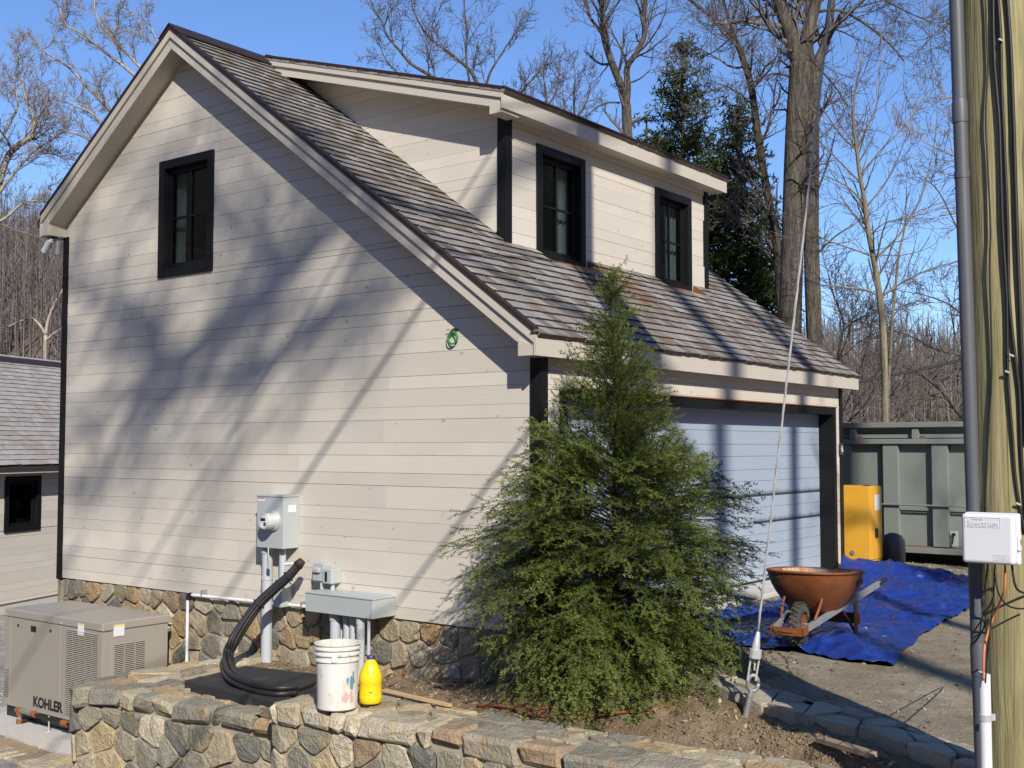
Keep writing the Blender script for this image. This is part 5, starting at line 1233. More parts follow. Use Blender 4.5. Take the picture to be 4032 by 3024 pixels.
rb2 = thing('dark_bin_bag', 'dark grey rounded bag behind the yellow cabinet', 'bag', (7.52, -.28, 0)); m = MB(); rr2 = random.Random(7)
prof = [(0, .0), (.13, .0), (.16, .05), (.165, .18), (.15, .30), (.11, .37), (.05, .40), (0, .405)]; m.lathe(prof, 18); m.v = [(x*(1+rr2.uniform(-.06, .06)), y*(1+rr2.uniform(-.06, .06)), z) for x, y, z in m.v]; m.build('bag', mk('grey_bag', (.05, .05, .052), .5), rb2, smooth=True)

# ------------------------------------------------------------------ steel container
ct = thing('steel_container', 'grey-green ribbed steel container behind the driveway', 'container', (9.2, -1.5, 0)); XF = 8.1
def cz(v): return float(PX(3600, v, XF)[2])
def cy(u): return float(PX(u, 1900, XF)[1])
YA, YB = 3.5, -6.5
wb(MB().box(XF+.07, XF+2.3, YB, YA, cz(2176)+.02, cz(1672)), 'shell', CONT, ct)
wb(MB().box(XF-.06, XF+.08, YB, YA, cz(1683), cz(1662)), 'top_rail', CONT, ct, bevel=.006); wb(MB().box(XF-.05, XF+.08, YB, YA, cz(1748), cz(1728)), 'middle_rail', CONT, ct, bevel=.006)
wb(MB().box(XF-.05, XF+.2, YB, YA, cz(2176), cz(2153)), 'bottom_rail', CONT, ct, bevel=.006)
wb(MB().box(XF+.0, XF+.068, YB, YA, cz(2152.5), cz(2149)), 'rust_line', CONTR, ct)
sp_ = cy(3480)-cy(3672); p0 = cy(3509)
for k in range(-8, 6):
    yc = p0+k*sp_
    if YB < yc < YA: wb(MB().box(XF-.02, XF+.069, yc-.105, yc+.105, cz(2148.5), cz(1748.5)), 'rib', CONT, ct, bevel=.006)
sp2 = cy(3364)-cy(3609); p1 = cy(3364)
for k in range(-6, 5):
    yc = p1+k*sp2
    if YB < yc < YA:
        wb(MB().box(XF-.03, XF+.069, yc-.045, yc+.045, cz(1727.5), cz(1683.5)), 'short_post', CONT, ct, bevel=.005); wb(MB().box(XF+.01, XF+.068, yc-.115, yc-.047, cz(1727), cz(1716)), 'rust_gusset', CONTR, ct)
wb(MB().box(XF+.035, XF+.069, YB, YA, cz(1724), cz(1708)), 'inner_lip', CONT, ct)
wb(MB().tube([(XF-.05, YB, cz(1990)), (XF-.05, YA, cz(1987))], .012, 8), 'side_pipe', STEELD, ct)
for k in range(-8, 6):
    ya, yb = p0+k*sp_+.107, p0+(k+1)*sp_-.107
    if YB < ya and yb < YA: wb(MB().box(XF+.045, XF+.069, ya, yb, cz(2010), cz(2000)), 'panel_crease', CONT, ct)
op = PX(3758, 2120, XF-.021); pp = wb(MB().box(XF-.03, XF-.0205, op[1]-.05, op[1]+.05, op[2]-.1, op[2]+.1), 'socket_plate', mk('pale_plate', (.42, .44, .42), .5), ct)
wb(MB().tube([(XF-.06, op[1], op[2]+.05), (XF-.03, op[1], op[2]+.05)], .022, 12).tube([(XF-.055, op[1], op[2]+.04), (XF-.05, op[1]+.02, op[2]-.08)], .008, 6), 'plug', BLACKP, pp)
wb(MB().box(XF+.4, XF+2.2, YB+.2, YA-.2, -.05, cz(2176)+.015), 'gap_shade', BLACKP, ct)  # black block stands in for the shade in the gap under the container
# overhead cable far behind
P = [PD(3150+t*1300, 1545-t*310-60*math.sin(math.pi*t)*.0+25*math.sin(math.pi*t), 19) for t in np.linspace(0, 1, 14)]
solo(MB().tube(P, .022, 6), 'overhead_cable', BLACKP, tuple(P[-1]), 'black overhead cable sloping down towards the right eave of the garage', 'cable')
# ------------------------------------------------------------------ vegetation
def seg_mesh(name, segs, mat, parent=None, sides=3, kind=None, origin=(0, 0, 0)):
    A = np.array([s_[0] for s_ in segs])-np.array(origin); Bq = np.array([s_[1] for s_ in segs])-np.array(origin); r0 = np.array([s_[2] for s_ in segs])[:, None]; r1 = np.array([s_[3] for s_ in segs])[:, None]
    d = Bq-A; d /= (np.linalg.norm(d, axis=1, keepdims=True)+1e-9)
    ref = np.where(np.abs(d[:, 2:3]) < .9, np.array([[0, 0, 1.]]), np.array([[1., 0, 0]])); a = np.cross(d, ref); a /= np.linalg.norm(a, axis=1, keepdims=True); b_ = np.cross(d, a)
    V = []
    for k in range(sides):
        t = 2*math.pi*k/sides; o = math.cos(t)*a+math.sin(t)*b_; V += [A+o*r0, Bq+o*r1]
    V = np.stack(V, 1); n = len(segs); base = (np.arange(n)*2*sides)[:, None]
    F = np.concatenate([base+np.array([[2*k, 2*((k+1) % sides), 2*((k+1) % sides)+1, 2*k+1]]) for k in range(sides)], 0)
    return npmesh(name, V.reshape(-1, 3), F, mat, parent=parent, kind=kind)
def grow(rng, segs, p, d, Ln, r, lvl, c):
    """c: dict(max, n, kids, ratio, ang, gnarl, up, rmin)"""
    n = c['n'][lvl]; st = Ln/n; g = c['gnarl']; up = c['up']; ran = rng.uniform
    for i in range(n):
        d = Vector((d[0]+ran(-g, g), d[1]+ran(-g, g), d[2]+ran(-g, g)+up)).normalized(); q = p+d*st
        r1 = max(r*(1-.8/n*1.0) if i < n-1 else r*.6, c['rmin']*.7); segs.append((tuple(p), tuple(q), r, r1)); p = q; r = r1
        if lvl < c['max'] and (i >= c.get('start', 0) or lvl > 0):
            for _ in range(c['kids'][lvl] if rng.random() < .85 else 0):
                ax = d.cross(Vector((ran(-1, 1), ran(-1, 1), ran(-1, 1)))).normalized()
                cdv = (d*math.cos(R(ran(*c['ang'])))+ax*math.sin(R(ran(*c['ang'])))).normalized()
                grow(rng, segs, p.copy(), cdv, Ln*c['ratio']*ran(.6, 1.15)*(1-.35*i/n), max(r*.55, c['rmin']), lvl+1, c)
CFG = dict(max=2, n=[6, 5, 4, 3], kids=[2, 1, 1], ratio=.52, ang=(25, 65), gnarl=.22, up=.05, rmin=.006)
def cfg(**k): c = dict(CFG); c.update(k); return c
def pxline(L_, t):
    return [PD(u, v, t) for u, v, w_ in L_], [max(w_/2/FPX*t, .004) for u, v, w_ in L_]
def tree(name, label, stems, bark, twig, c, seed, group=None, base=None, density=1.0, lenf=1.0, conv=None, startv=0, sides=10, spread=None):
    """stems: list of (points, radii, sprout_from_fraction, branch_length)"""
    rng = random.Random(seed); b0 = np.array(base if base is not None else stems[0][0][0]); o = thing(name, label, 'tree', tuple(b0), group=group); m = MB(); segs = []
    for P, rad, fr, bl in stems:
        k = max(2, int(3)); Q = curve_pts(P, k); rr = np.interp(np.linspace(0, len(P)-1, len(Q)), range(len(P)), rad)
        m.tube([q-b0 for q in Q], list(rr), sides if rad[0] > .03 else 5)
        tot = len(Q)
        for i in range(int(fr*tot), tot):
            nb = density*(1.0 if i < tot-1 else 2.0)
            for _ in range(int(nb)+(1 if rng.random() < nb % 1 else 0)):
                d = Vector(nrm(Q[min(i+1, tot-1)]-Q[max(i-1, 0)])); ax = d.cross(Vector((rng.uniform(-1, 1), rng.uniform(-1, 1), rng.uniform(-1, 1)))).normalized(); a = R(rng.uniform(*c['ang']))
                if i == tot-1: a *= .4
                grow(rng, segs, Vector(Q[i]), (d*math.cos(a)+ax*math.sin(a)), bl*rng.uniform(.55, 1.15)*(1-.3*(i/tot)), max(min(rr[i]*.5, .06), c['rmin']), 0, c)
    m.build('trunk', bark, o, smooth=True)
    if segs: seg_mesh('crown', segs, twig, o, origin=b0)
    return o, len(segs)
def px_tree(name, label, lines, t, bark, twig, c, seed, gz=-1.3, **k):
    st = []
    for L_, fr, bl in lines: P, rr_ = pxline(L_, t); st.append((P, rr_, fr, bl))
    P0 = st[0][0]
    if P0[0][2] > gz: st[0] = ([np.array((P0[0][0], P0[0][1], gz))]+P0, [st[0][1][0]*1.15]+st[0][1], st[0][2], st[0][3])
    return tree(name, label, st, bark, twig, c, seed, **k)
NSEG = 0
G = 'bare trees behind the garage'
fine = cfg(max=2, n=[6, 5, 4], kids=[2, 2], ratio=.5, gnarl=.20, up=.05, rmin=.006)
px_tree('sycamore_tree', 'pale barked sycamore at the far left edge above the hill', [([(-95, 1700, 50), (-90, 1300, 45), (-60, 950, 38), (-20, 780, 32), (0, 700, 30), (33, 613, 26), (80, 565, 22), (125, 537, 20), (136, 477, 16), (108, 407, 12), (92, 352, 9), (75, 270, 5)], .35, 1.5),
    ([(-20, 780, 18), (40, 700, 12), (90, 640, 9), (140, 590, 6), (190, 560, 4)], .3, 1.3), ([(0, 560, 12), (40, 480, 10), (70, 420, 7), (60, 340, 4)], .3, 1.3), ([(-60, 900, 16), (20, 860, 12), (90, 800, 8), (150, 790, 5)], .2, 1.2)], 30, BARKP, TWIGP, cfg(max=2, n=[6, 5, 4], kids=[2, 2], ratio=.5, gnarl=.26, up=.06, rmin=.0075), 1, group=G, density=.75)
px_tree('sycamore_tree', 'pale sycamore with fine white limbs behind the left roof slope', [([(770, 1650, 70), (750, 1100, 60), (700, 720, 48)], 2, 1), ([(700, 720, 30), (620, 400, 20), (526, 293, 15), (407, 200, 12), (325, 136, 9), (260, 98, 6), (235, 30, 4)], .3, 1.6), ([(700, 720, 28), (640, 380, 20), (548, 260, 14), (450, 157, 11), (380, 65, 8), (374, -30, 5)], .35, 1.5),
    ([(700, 720, 28), (540, 540, 20), (428, 428, 15), (347, 347, 12), (271, 266, 9), (152, 190, 5)], .3, 1.6), ([(700, 760, 22), (500, 620, 15), (380, 460, 11), (300, 420, 8), (215, 380, 5)], .3, 1.5), ([(600, 700, 20), (430, 610, 12), (336, 542, 9), (250, 520, 7), (190, 560, 4)], .35, 1.4), ([(680, 420, 14), (640, 230, 9), (610, 140, 6), (580, 80, 4)], .4, 1.2)], 34, BARKP, TWIGP, cfg(max=2, n=[6, 5, 4], kids=[2, 2], ratio=.5, gnarl=.24, up=.06, rmin=.008), 2, group=G, density=.65)
px_tree('birch_tree', 'small pale forked tree in front of the brown hill at left', [([(177, 1560, 18), (177, 1400, 16), (179, 1320, 14)], 2, 1), ([(179, 1320, 11), (163, 1288, 10), (125, 1253, 9), (81, 1264, 7), (27, 1288, 5)], .3, 1.8), ([(179, 1320, 13), (190, 1260, 12), (217, 1190, 10), (244, 1150, 9), (256, 1090, 6), (250, 990, 4)], .3, 1.8), ([(182, 1340, 9), (215, 1310, 8), (260, 1285, 6)], .4, 1.4)], 45, BARKP, TWIG, cfg(max=2, kids=[1, 1], gnarl=.26, rmin=.011), 3, group=G, density=.9)
px_tree('bare_tree', 'spreading bare tree whose limbs rise behind the dormer rake', [([(1930, 1500, 60), (1910, 900, 52), (1895, 560, 42)], 2, 1), ([(1895, 560, 24), (1800, 400, 18), (1721, 315, 15), (1624, 255, 13), (1570, 195, 10), (1515, 125, 8), (1526, 65, 6), (1548, 33, 4)], .3, 1.6), ([(1895, 560, 24), (1880, 331, 17), (1803, 233, 12), (1721, 174, 10), (1667, 119, 8), (1624, 33, 5)], .25, 1.7),
    ([(1895, 560, 18), (1850, 330, 10), (1835, 220, 9), (1838, 120, 8), (1828, 50, 6), (1830, -40, 4)], .3, 1.6), ([(1895, 560, 20), (1915, 330, 11), (1970, 220, 7), (2030, 130, 4)], .3, 1.4), ([(1895, 560, 18), (1990, 440, 12), (2080, 330, 8), (2130, 270, 5)], .3, 1.3), ([(1700, 330, 9), (1600, 320, 7), (1520, 235, 5), (1500, 190, 4)], .3, 1.0)], 32, BARK, TWIG, cfg(max=2, kids=[2, 1], gnarl=.28, rmin=.0075), 4, group=G, density=.8)
px_tree('bare_tree', 'thin bare tree low behind the dormer roof', [([(2130, 900, 18), (2140, 560, 14), (2150, 420, 10), (2145, 320, 6)], .3, 1.3), ([(2150, 430, 9), (2190, 360, 6), (2200, 290, 4)], .2, 1.0), ([(2140, 520, 9), (2090, 440, 6), (2070, 360, 4)], .2, 1.0)], 40, BARK, TWIG, cfg(max=2, kids=[2, 1], gnarl=.2, up=.1, rmin=.008), 14, group=G, density=1.0)
px_tree('bare_tree', 'second thin bare tree low behind the dormer roof', [([(2280, 900, 16), (2270, 560, 13), (2260, 420, 9), (2265, 290, 5)], .3, 1.3), ([(2265, 480, 9), (2310, 400, 6), (2330, 320, 4)], .2, 1.0), ([(2265, 500, 8), (2225, 430, 6), (2215, 350, 4)], .2, 1.0)], 42, BARK, TWIG, cfg(max=2, kids=[2, 1], gnarl=.2, up=.1, rmin=.008), 15, group=G, density=1.0)
px_tree('forked_tree', 'tall forked tree with two stems left of the evergreens', [([(2485, 1400, 54), (2480, 900, 48), (2477, 700, 46), (2470, 540, 42), (2466, 412, 38)], .75, 1.0), ([(2466, 412, 32), (2455, 360, 30), (2412, 255, 28), (2380, 152, 26), (2374, 81, 24), (2369, 0, 22), (2360, -120, 18)], .3, 1.5), ([(2466, 412, 28), (2472, 347, 26), (2469, 266, 24), (2504, 212, 23), (2537, 141, 21), (2534, 70, 19), (2542, 0, 17), (2555, -120, 14)], .3, 1.5),
    ([(2378, 150, 14), (2363, 122, 13), (2325, 70, 11), (2309, 11, 9), (2295, -70, 6)], .2, 1.3), ([(2470, 330, 8), (2520, 310, 6), (2560, 275, 4)], .3, .9), ([(2440, 405, 8), (2390, 405, 6), (2340, 430, 5), (2290, 480, 4)], .2, 1.1)], 26, BARK, TWIG, cfg(max=2, kids=[1, 1], gnarl=.26, rmin=.0062), 5, group=G, density=.75)
px_tree('leaning_tree', 'slender dark tree leaning left beside the evergreens', [([(3095, 1500, 38), (3075, 1200, 35), (3060, 1000, 33), (3047, 900, 32), (2993, 597, 30), (2960, 353, 28), (2925, 230, 25), (2890, 152, 21), (2830, 90, 16), (2760, 33, 12), (2690, -20, 8)], .25, 1.7), ([(2905, 180, 16), (2875, 90, 13), (2848, 0, 11), (2840, -90, 9)], .2, 1.4), ([(2960, 353, 9), (3010, 300, 7), (3050, 240, 5), (3075, 170, 4)], .2, 1.2), ([(2970, 420, 8), (2900, 360, 6), (2830, 330, 4)], .3, 1.2), ([(3050, 920, 8), (2990, 870, 6), (2930, 850, 4)], .3, 1.2)], 24, BARKD, TWIG, cfg(max=2, kids=[2, 1], gnarl=.26, rmin=.0058), 6, group=G, density=.95)
px_tree('large_maple_tree', 'largest grey trunk behind the garage, forking near the top of the picture', [([(3095, 1750, 100), (3108, 1350, 90), (3122, 900, 86), (3134, 543, 84), (3148, 330, 86), (3152, 250, 84)], .55, 1.6), ([(3148, 270, 62), (3113, 136, 56), (3085, 60, 52), (3060, -60, 48), (3030, -220, 40)], .2, 1.9), ([(3158, 270, 56), (3182, 130, 50), (3215, 0, 44), (3240, -120, 40), (3260, -260, 34)], .2, 1.9), ([(3110, 300, 12), (3050, 290, 9), (2990, 310, 7), (2930, 350, 5)], .2, 1.4), ([(3110, 60, 14), (3010, 60, 10), (2920, 110, 8), (2830, 190, 6), (2740, 240, 4)], .2, 1.5),
    ([(3200, 50, 14), (3300, 40, 11), (3400, 90, 9), (3500, 170, 7), (3560, 240, 5)], .2, 1.5), ([(3180, 220, 10), (3280, 330, 7), (3340, 420, 5)], .2, 1.2), ([(3210, 20, 12), (3350, -60, 9), (3480, 0, 7), (3600, 60, 5), (3680, 90, 4)], .2, 1.5)], 21, BARK, TWIG, cfg(max=2, kids=[2, 1], gnarl=.25, rmin=.0052), 7, group=G, density=.9, sides=16)
px_tree('large_maple_tree', 'second thick trunk standing just right behind the largest one', [([(3225, 1700, 70), (3208, 1360, 62), (3200, 1150, 62), (3194, 900, 60), (3197, 543, 58), (3205, 298, 48), (3240, 200, 38), (3259, 136, 34), (3275, 0, 29), (3290, -150, 24)], .45, 1.5), ([(3200, 320, 26), (3190, 150, 22), (3180, 0, 19), (3175, -120, 16)], .3, 1.4), ([(3215, 760, 9), (3260, 640, 7), (3290, 520, 5)], .2, 1.2), ([(3218, 1000, 9), (3290, 930, 7), (3370, 880, 5)], .2, 1.1)], 24, BARK, TWIG, cfg(max=2, kids=[1, 1], gnarl=.25, rmin=.0058), 8, group=G, density=.6, sides=14)
yb = cfg(max=1, n=[6, 4], kids=[1], ratio=.42, gnarl=.14, up=.05, rmin=.0042, ang=(25, 50))
px_tree('young_maple_tree', 'slim tan-barked young tree with straight rising branches right of the big trunks', [([(3487, 1760, 30), (3487, 1660, 28), (3479, 1334, 26), (3460, 1144, 24), (3438, 1008, 22), (3417, 900, 20), (3406, 803, 18), (3384, 678, 15), (3373, 586, 13), (3360, 472, 11), (3368, 353, 8), (3400, 217, 5)], .3, 1.0),
    ([(3373, 590, 8), (3310, 530, 7), (3240, 430, 5), (3200, 380, 4)], .1, .8), ([(3373, 590, 8), (3420, 490, 7), (3455, 400, 6), (3468, 200, 4), (3468, 110, 3)], .1, .8), ([(3360, 472, 6), (3330, 420, 5), (3300, 330, 3), (3280, 260, 3)], .1, .7), ([(3390, 720, 8), (3300, 630, 6), (3210, 540, 4)], .1, .8), ([(3388, 690, 8), (3470, 590, 6), (3560, 500, 5), (3640, 380, 3)], .1, .9), ([(3406, 803, 8), (3330, 730, 6), (3240, 690, 4)], .1, .8), ([(3408, 820, 8), (3500, 700, 6), (3560, 560, 4), (3600, 420, 3)], .1, .9),
    ([(3445, 1019, 10), (3509, 960, 9), (3558, 900, 8), (3630, 770, 6), (3680, 560, 4), (3692, 430, 3)], .1, .9), ([(3440, 1012, 8), (3370, 985, 7), (3276, 954, 6), (3210, 925, 4)], .1, .8), ([(3468, 1170, 10), (3547, 1117, 8), (3655, 1063, 7), (3764, 1030, 5), (3830, 1000, 4)], .1, .9), ([(3464, 1165, 9), (3400, 1140, 8), (3330, 1133, 7), (3232, 1122, 4)], .1, .8), ([(3425, 930, 7), (3480, 880, 6), (3560, 860, 5), (3640, 840, 4), (3740, 800, 3)], .1, .9), ([(3420, 900, 6), (3350, 830, 5), (3300, 800, 4), (3230, 820, 3)], .1, .8)], 17, BARKY, TWIG, yb, 9, group=G, density=.8)
px_tree('sapling', 'thin sapling leaning beside the tan-barked young tree', [([(3495, 1760, 14), (3500, 1500, 12), (3515, 1250, 11), (3540, 1000, 9), (3562, 900, 7), (3570, 750, 4)], .3, 1.0)], 19, BARKY, TWIG, yb, 10, group=G, density=.9)
px_tree('bare_bush', 'dark crooked bush right behind the garage eave', [([(3290, 1700, 12), (3297, 1415, 9), (3322, 1280, 8), (3285, 1170, 6), (3262, 1080, 4)], .2, 1.3), ([(3300, 1420, 7), (3335, 1330, 5), (3360, 1250, 4)], .1, 1.1), ([(3320, 1300, 7), (3390, 1250, 5), (3450, 1230, 4)], .1, 1.1), ([(3310, 1640, 8), (3370, 1500, 6), (3420, 1350, 4)], .1, 1.2), ([(3340, 1660, 8), (3400, 1600, 6), (3470, 1480, 4)], .1, 1.1)], 20, BARKD, TWIG, cfg(max=2, kids=[2, 1], gnarl=.32, rmin=.005), 11, group=G, density=.9)
px_tree('fallen_limb_tree', 'low leaning tree with arching limbs above the container, beside the pole', [([(3960, 1700, 22), (3880, 1690, 20), (3791, 1643, 18), (3710, 1540, 15), (3628, 1475, 11), (3560, 1440, 6)], .2, 1.3), ([(3880, 1420, 17), (3764, 1394, 14), (3666, 1367, 12), (3600, 1330, 10), (3520, 1301, 7), (3460, 1290, 4)], .1, 1.2), ([(3830, 1680, 12), (3800, 1500, 10), (3760, 1320, 7), (3740, 1200, 4)], .2, 1.3), ([(3740, 1580, 10), (3690, 1560, 8), (3560, 1560, 6), (3480, 1600, 4)], .2, 1.2), ([(3850, 1300, 10), (3790, 1240, 8), (3720, 1190, 6), (3600, 1150, 4)], .2, 1.2), ([(3830, 1000, 8), (3770, 900, 6), (3700, 760, 5), (3640, 700, 3)], .2, 1.2)], 22, BARK, TWIG, cfg(max=2, kids=[2, 1], gnarl=.3, rmin=.0055), 12, group=G, density=.7)
px_tree('bare_tree', 'bare tree whose branches show left of the grey riser conduit', [([(3930, 1700, 60), (3920, 1000, 55), (3900, 500, 48), (3890, 0, 40)], .35, 2.2), ([(3900, 700, 12), (3820, 640, 9), (3720, 600, 6), (3640, 560, 4)], .1, 1.2), ([(3905, 900, 12), (3800, 840, 9), (3700, 850, 6)], .1, 1.2), ([(3900, 420, 12), (3800, 380, 9), (3700, 390, 5)], .1, 1.1), ([(3890, 140, 12), (3790, 120, 9), (3700, 70, 5)], .1, 1.1)], 27, BARKP, TWIGP, cfg(max=2, kids=[2, 1], gnarl=.25, rmin=.0065), 13, group=G, density=.7)

# conifers -------------------------------------------------------------
def conifer(name, label, base, H, prof, nprim, seed, sec, ter, needle, mat, cols, elev, cat='tree', group=None, wood=None, prim_needles=True, lead=.25, rmul=1.0):
    """sec=(spacing,length) ter=(spacing,length) or None, needle=(spacing,length,width)"""
    rng = random.Random(seed); b0 = np.array(base, float); o = thing(name, label, cat, tuple(b0), group=group)
    MB().tube([(0, 0, -.05), (0.01*H/3, 0, H*.5), (0, 0, H*.97)], [.02*H*rmul, .011*H*rmul, .003*H*rmul], 8).build('trunk', wood or BARK, o, smooth=True)
    wood_s = []; ax0 = []; ax1 = []; tip_lift = []; nrmv = []
    def addaxis(p, q, tf, up):
        ax0.append(p); ax1.append(q); tip_lift.append(tf); nrmv.append(up)
    ga = 2.39996; Z = Vector((0, 0, 1)); PM = max(prof(k/20) for k in range(21))
    for i in range(nprim):
        
        while True:
            h = rng.uniform(.0, .985)
            if rng.random() < .10+.9*prof(h)/PM: break
        if i < nprim*.04: h = rng.uniform(.75, .985)
        az = i*ga+rng.uniform(-.5, .5); Rr = prof(h)*rng.choice([.55, .7, .8, .9, .95, 1.0, 1.0, 1.06, 1.12, 1.25]); e0 = math.tan(R(elev(h)+rng.uniform(-12, 12)))
        zt_ = h*H; za = min(max(zt_-Rr*e0, .03*H), H*.96); rad = Vector((math.cos(az), math.sin(az), 0)); side0 = Vector((-math.sin(az), math.cos(az), 0))
        n = 7; P = []; sway = rng.uniform(-.18, .18); roll = rng.uniform(-.5, .5)*(1 if h < .5 else 2.4)
        for k in range(n+1):
            s_ = k/n; z = za+(zt_-za)*s_+Rr*(.14 if h < .15 else .07 if h < .6 else .05)*math.sin(math.pi*s_)-Rr*(.09 if h < .2 else .05)*max(0, s_-.6)**2*7*(1 if h < .6 else .15)
            P.append(rad*(Rr*s_)+side0*(Rr*sway*s_*s_)+Z*z)
        for k in range(n):
            a, b_ = P[k], P[k+1]; r0 = (.0055*(1-k/n)+.0016)*H/3.2*rmul; wood_s.append((tuple(a), tuple(b_), r0, r0*.85))
            if prim_needles and k >= 2: addaxis(a, b_, (k/n)**2+.45*max(0, h-.45), Z)  # upper branches also get a lighter tint against their dark shading
        L_ = Rr*1.05; s_ = lead*(1 if h < .45 else max(.2, 1-(h-.45)*3)); sg = 1
        while s_ < 1.0:
            k = min(int(s_*n), n-1); t = s_*n-k; p = P[k].lerp(P[k+1], t); d = (P[k+1]-P[k]).normalized(); up = (Z-d*d.dot(Z)).normalized(); up = (up*math.cos(roll)+d.cross(up)*math.sin(roll+rng.uniform(-.3, .3))).normalized(); sd2 = d.cross(up)*sg
            ln = sec[1]*rng.uniform(.6, 1.25)*(1-.55*max(0, s_-.45)/.55)*min(1, .45+s_)
            dv = (sd2*rng.uniform(.35, .85)+d*rng.uniform(.65, 1.0)+up*rng.uniform(-.35, .2)).normalized(); e = p+dv*ln*.5; e2 = e+(dv+Vector((0, 0, rng.uniform(-.3, .2)))).normalized()*ln*.5
            wood_s.append((tuple(p), tuple(e), .0018*H/3.2*rmul, .0013*H/3.2*rmul)); tb = .45*max(0, h-.45); addaxis(p, e, .25+.5*s_*s_+tb, up); addaxis(e, e2, .45+.55*s_*s_+tb, up)  # tb brightens the needle colour high up to make up for dim shading
            if ter:
                q_ = ter[0]; s2g = 1
                while q_ < ln*.95:
                    pp = p.lerp(e, q_/(ln*.5)) if q_ < ln*.5 else e.lerp(e2, (q_-ln*.5)/(ln*.5)); tl = ter[1]*rng.uniform(.5, 1.2)*(1-.5*q_/ln); td = (dv.cross(up)*s2g*rng.uniform(.6, 1)+dv*.75+up*rng.uniform(-.25, .2)).normalized()
                    addaxis(pp, pp+td*tl, .35+.5*s_*s_+tb, up); q_ += ter[0]*rng.uniform(.7, 1.3); s2g = -s2g
            s_ += sec[0]/max(L_, .05)*rng.uniform(.7, 1.3); sg = -sg
    # leader
    addaxis(Vector((0, 0, H*.88)), Vector((.0, .0, H*1.0)), .8, Vector((1, 0, 0)))
    A = np.array([tuple(p) for p in ax0]); Bq = np.array([tuple(p) for p in ax1]); U = np.array([tuple(p) for p in nrmv]); tf = np.array(tip_lift); L_ = np.linalg.norm(Bq-A, axis=1)
    cnt = np.maximum(1, (L_/needle[0]).astype(int)); idx = np.repeat(np.arange(len(A)), cnt); rg = np.random.RandomState(seed)
    fr = (np.concatenate([np.arange(c_) for c_ in cnt])+rg.rand(len(idx)))/cnt[idx]
    D_ = (Bq-A)/(L_[:, None]+1e-9); S_ = np.cross(D_, U); S_ /= (np.linalg.norm(S_, axis=1, keepdims=True)+1e-9); base_p = A[idx]+(Bq-A)[idx]*fr[:, None]
    trnd = rg.rand(len(A)); V = []; T_ = []
    for sg in (-1, 1):
        k = len(idx); dirv = S_[idx]*sg*rg.uniform(.6, 1, (k, 1))+D_[idx]*rg.uniform(.3, .8, (k, 1))+U[idx]*rg.uniform(-.6, .6, (k, 1)); dirv /= np.linalg.norm(dirv, axis=1, keepdims=True)
        ln = needle[1]*rg.uniform(.7, 1.15, (k, 1)); wv = D_[idx]*needle[2]/2
        V.append(np.stack([base_p-wv, base_p+wv, base_p+dirv*ln+rg.uniform(-1, 1, (k, 3))*needle[1]*.12], 1))
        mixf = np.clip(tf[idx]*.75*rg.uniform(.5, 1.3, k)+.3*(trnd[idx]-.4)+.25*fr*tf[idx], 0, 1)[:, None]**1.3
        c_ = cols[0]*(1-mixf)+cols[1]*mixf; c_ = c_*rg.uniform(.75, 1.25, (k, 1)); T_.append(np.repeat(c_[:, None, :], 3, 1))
    V = np.concatenate(V, 0); T_ = np.concatenate(T_, 0); n = len(V)
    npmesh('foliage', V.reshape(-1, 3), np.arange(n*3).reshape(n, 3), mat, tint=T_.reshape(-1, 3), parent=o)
    seg_mesh('branches', wood_s, wood or BARK, o, sides=4)
    return n
pr = lambda h: float(np.interp(h, [0, .05, .16, .34, .48, .53, .58, .64, .69, .75, .81, .88, .93, 1.0], [.74, .88, 1.0, 1.04, .92, .79, .65, .49, .39, .31, .23, .13, .07, .02]))
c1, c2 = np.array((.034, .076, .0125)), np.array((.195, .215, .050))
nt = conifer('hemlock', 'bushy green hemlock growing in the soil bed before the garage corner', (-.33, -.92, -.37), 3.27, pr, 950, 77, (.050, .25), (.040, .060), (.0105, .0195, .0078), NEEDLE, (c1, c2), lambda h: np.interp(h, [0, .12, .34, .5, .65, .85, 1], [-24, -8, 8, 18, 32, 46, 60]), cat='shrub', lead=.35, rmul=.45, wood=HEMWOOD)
print('hemlock tris', nt)
pr2 = lambda w_: (lambda h: float(np.interp(h, [0, .3, .6, .85, 1.0], [w_, w_*.95, w_*.62, w_*.28, .05])))
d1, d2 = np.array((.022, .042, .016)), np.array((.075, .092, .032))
for u_, vt, hw, t_, sd_, lab in ((2685, 130, 195, 31, 5, 'tallest dark evergreen behind the dormer roof'), (2905, 360, 150, 28, 6, 'narrower dark evergreen behind the right end of the dormer'), (2545, 415, 110, 33, 7, 'short dark evergreen between the forked stems and the tallest evergreen')):
    top = PD(u_, vt, t_); H_ = top[2]+1.4; conifer('evergreen_tree', lab, (top[0], top[1], -1.4), H_, pr2(hw/FPX*t_*1.6), 560 if hw > 120 else 320, sd_, (.15, .75), (.13, .32), (.078, .14, .058), NEEDLE2, (d1, d2), lambda h: np.interp(h, [0, .5, 1], [-8, 2, 35]), group='evergreens behind the garage', wood=BARKD, rmul=.7)

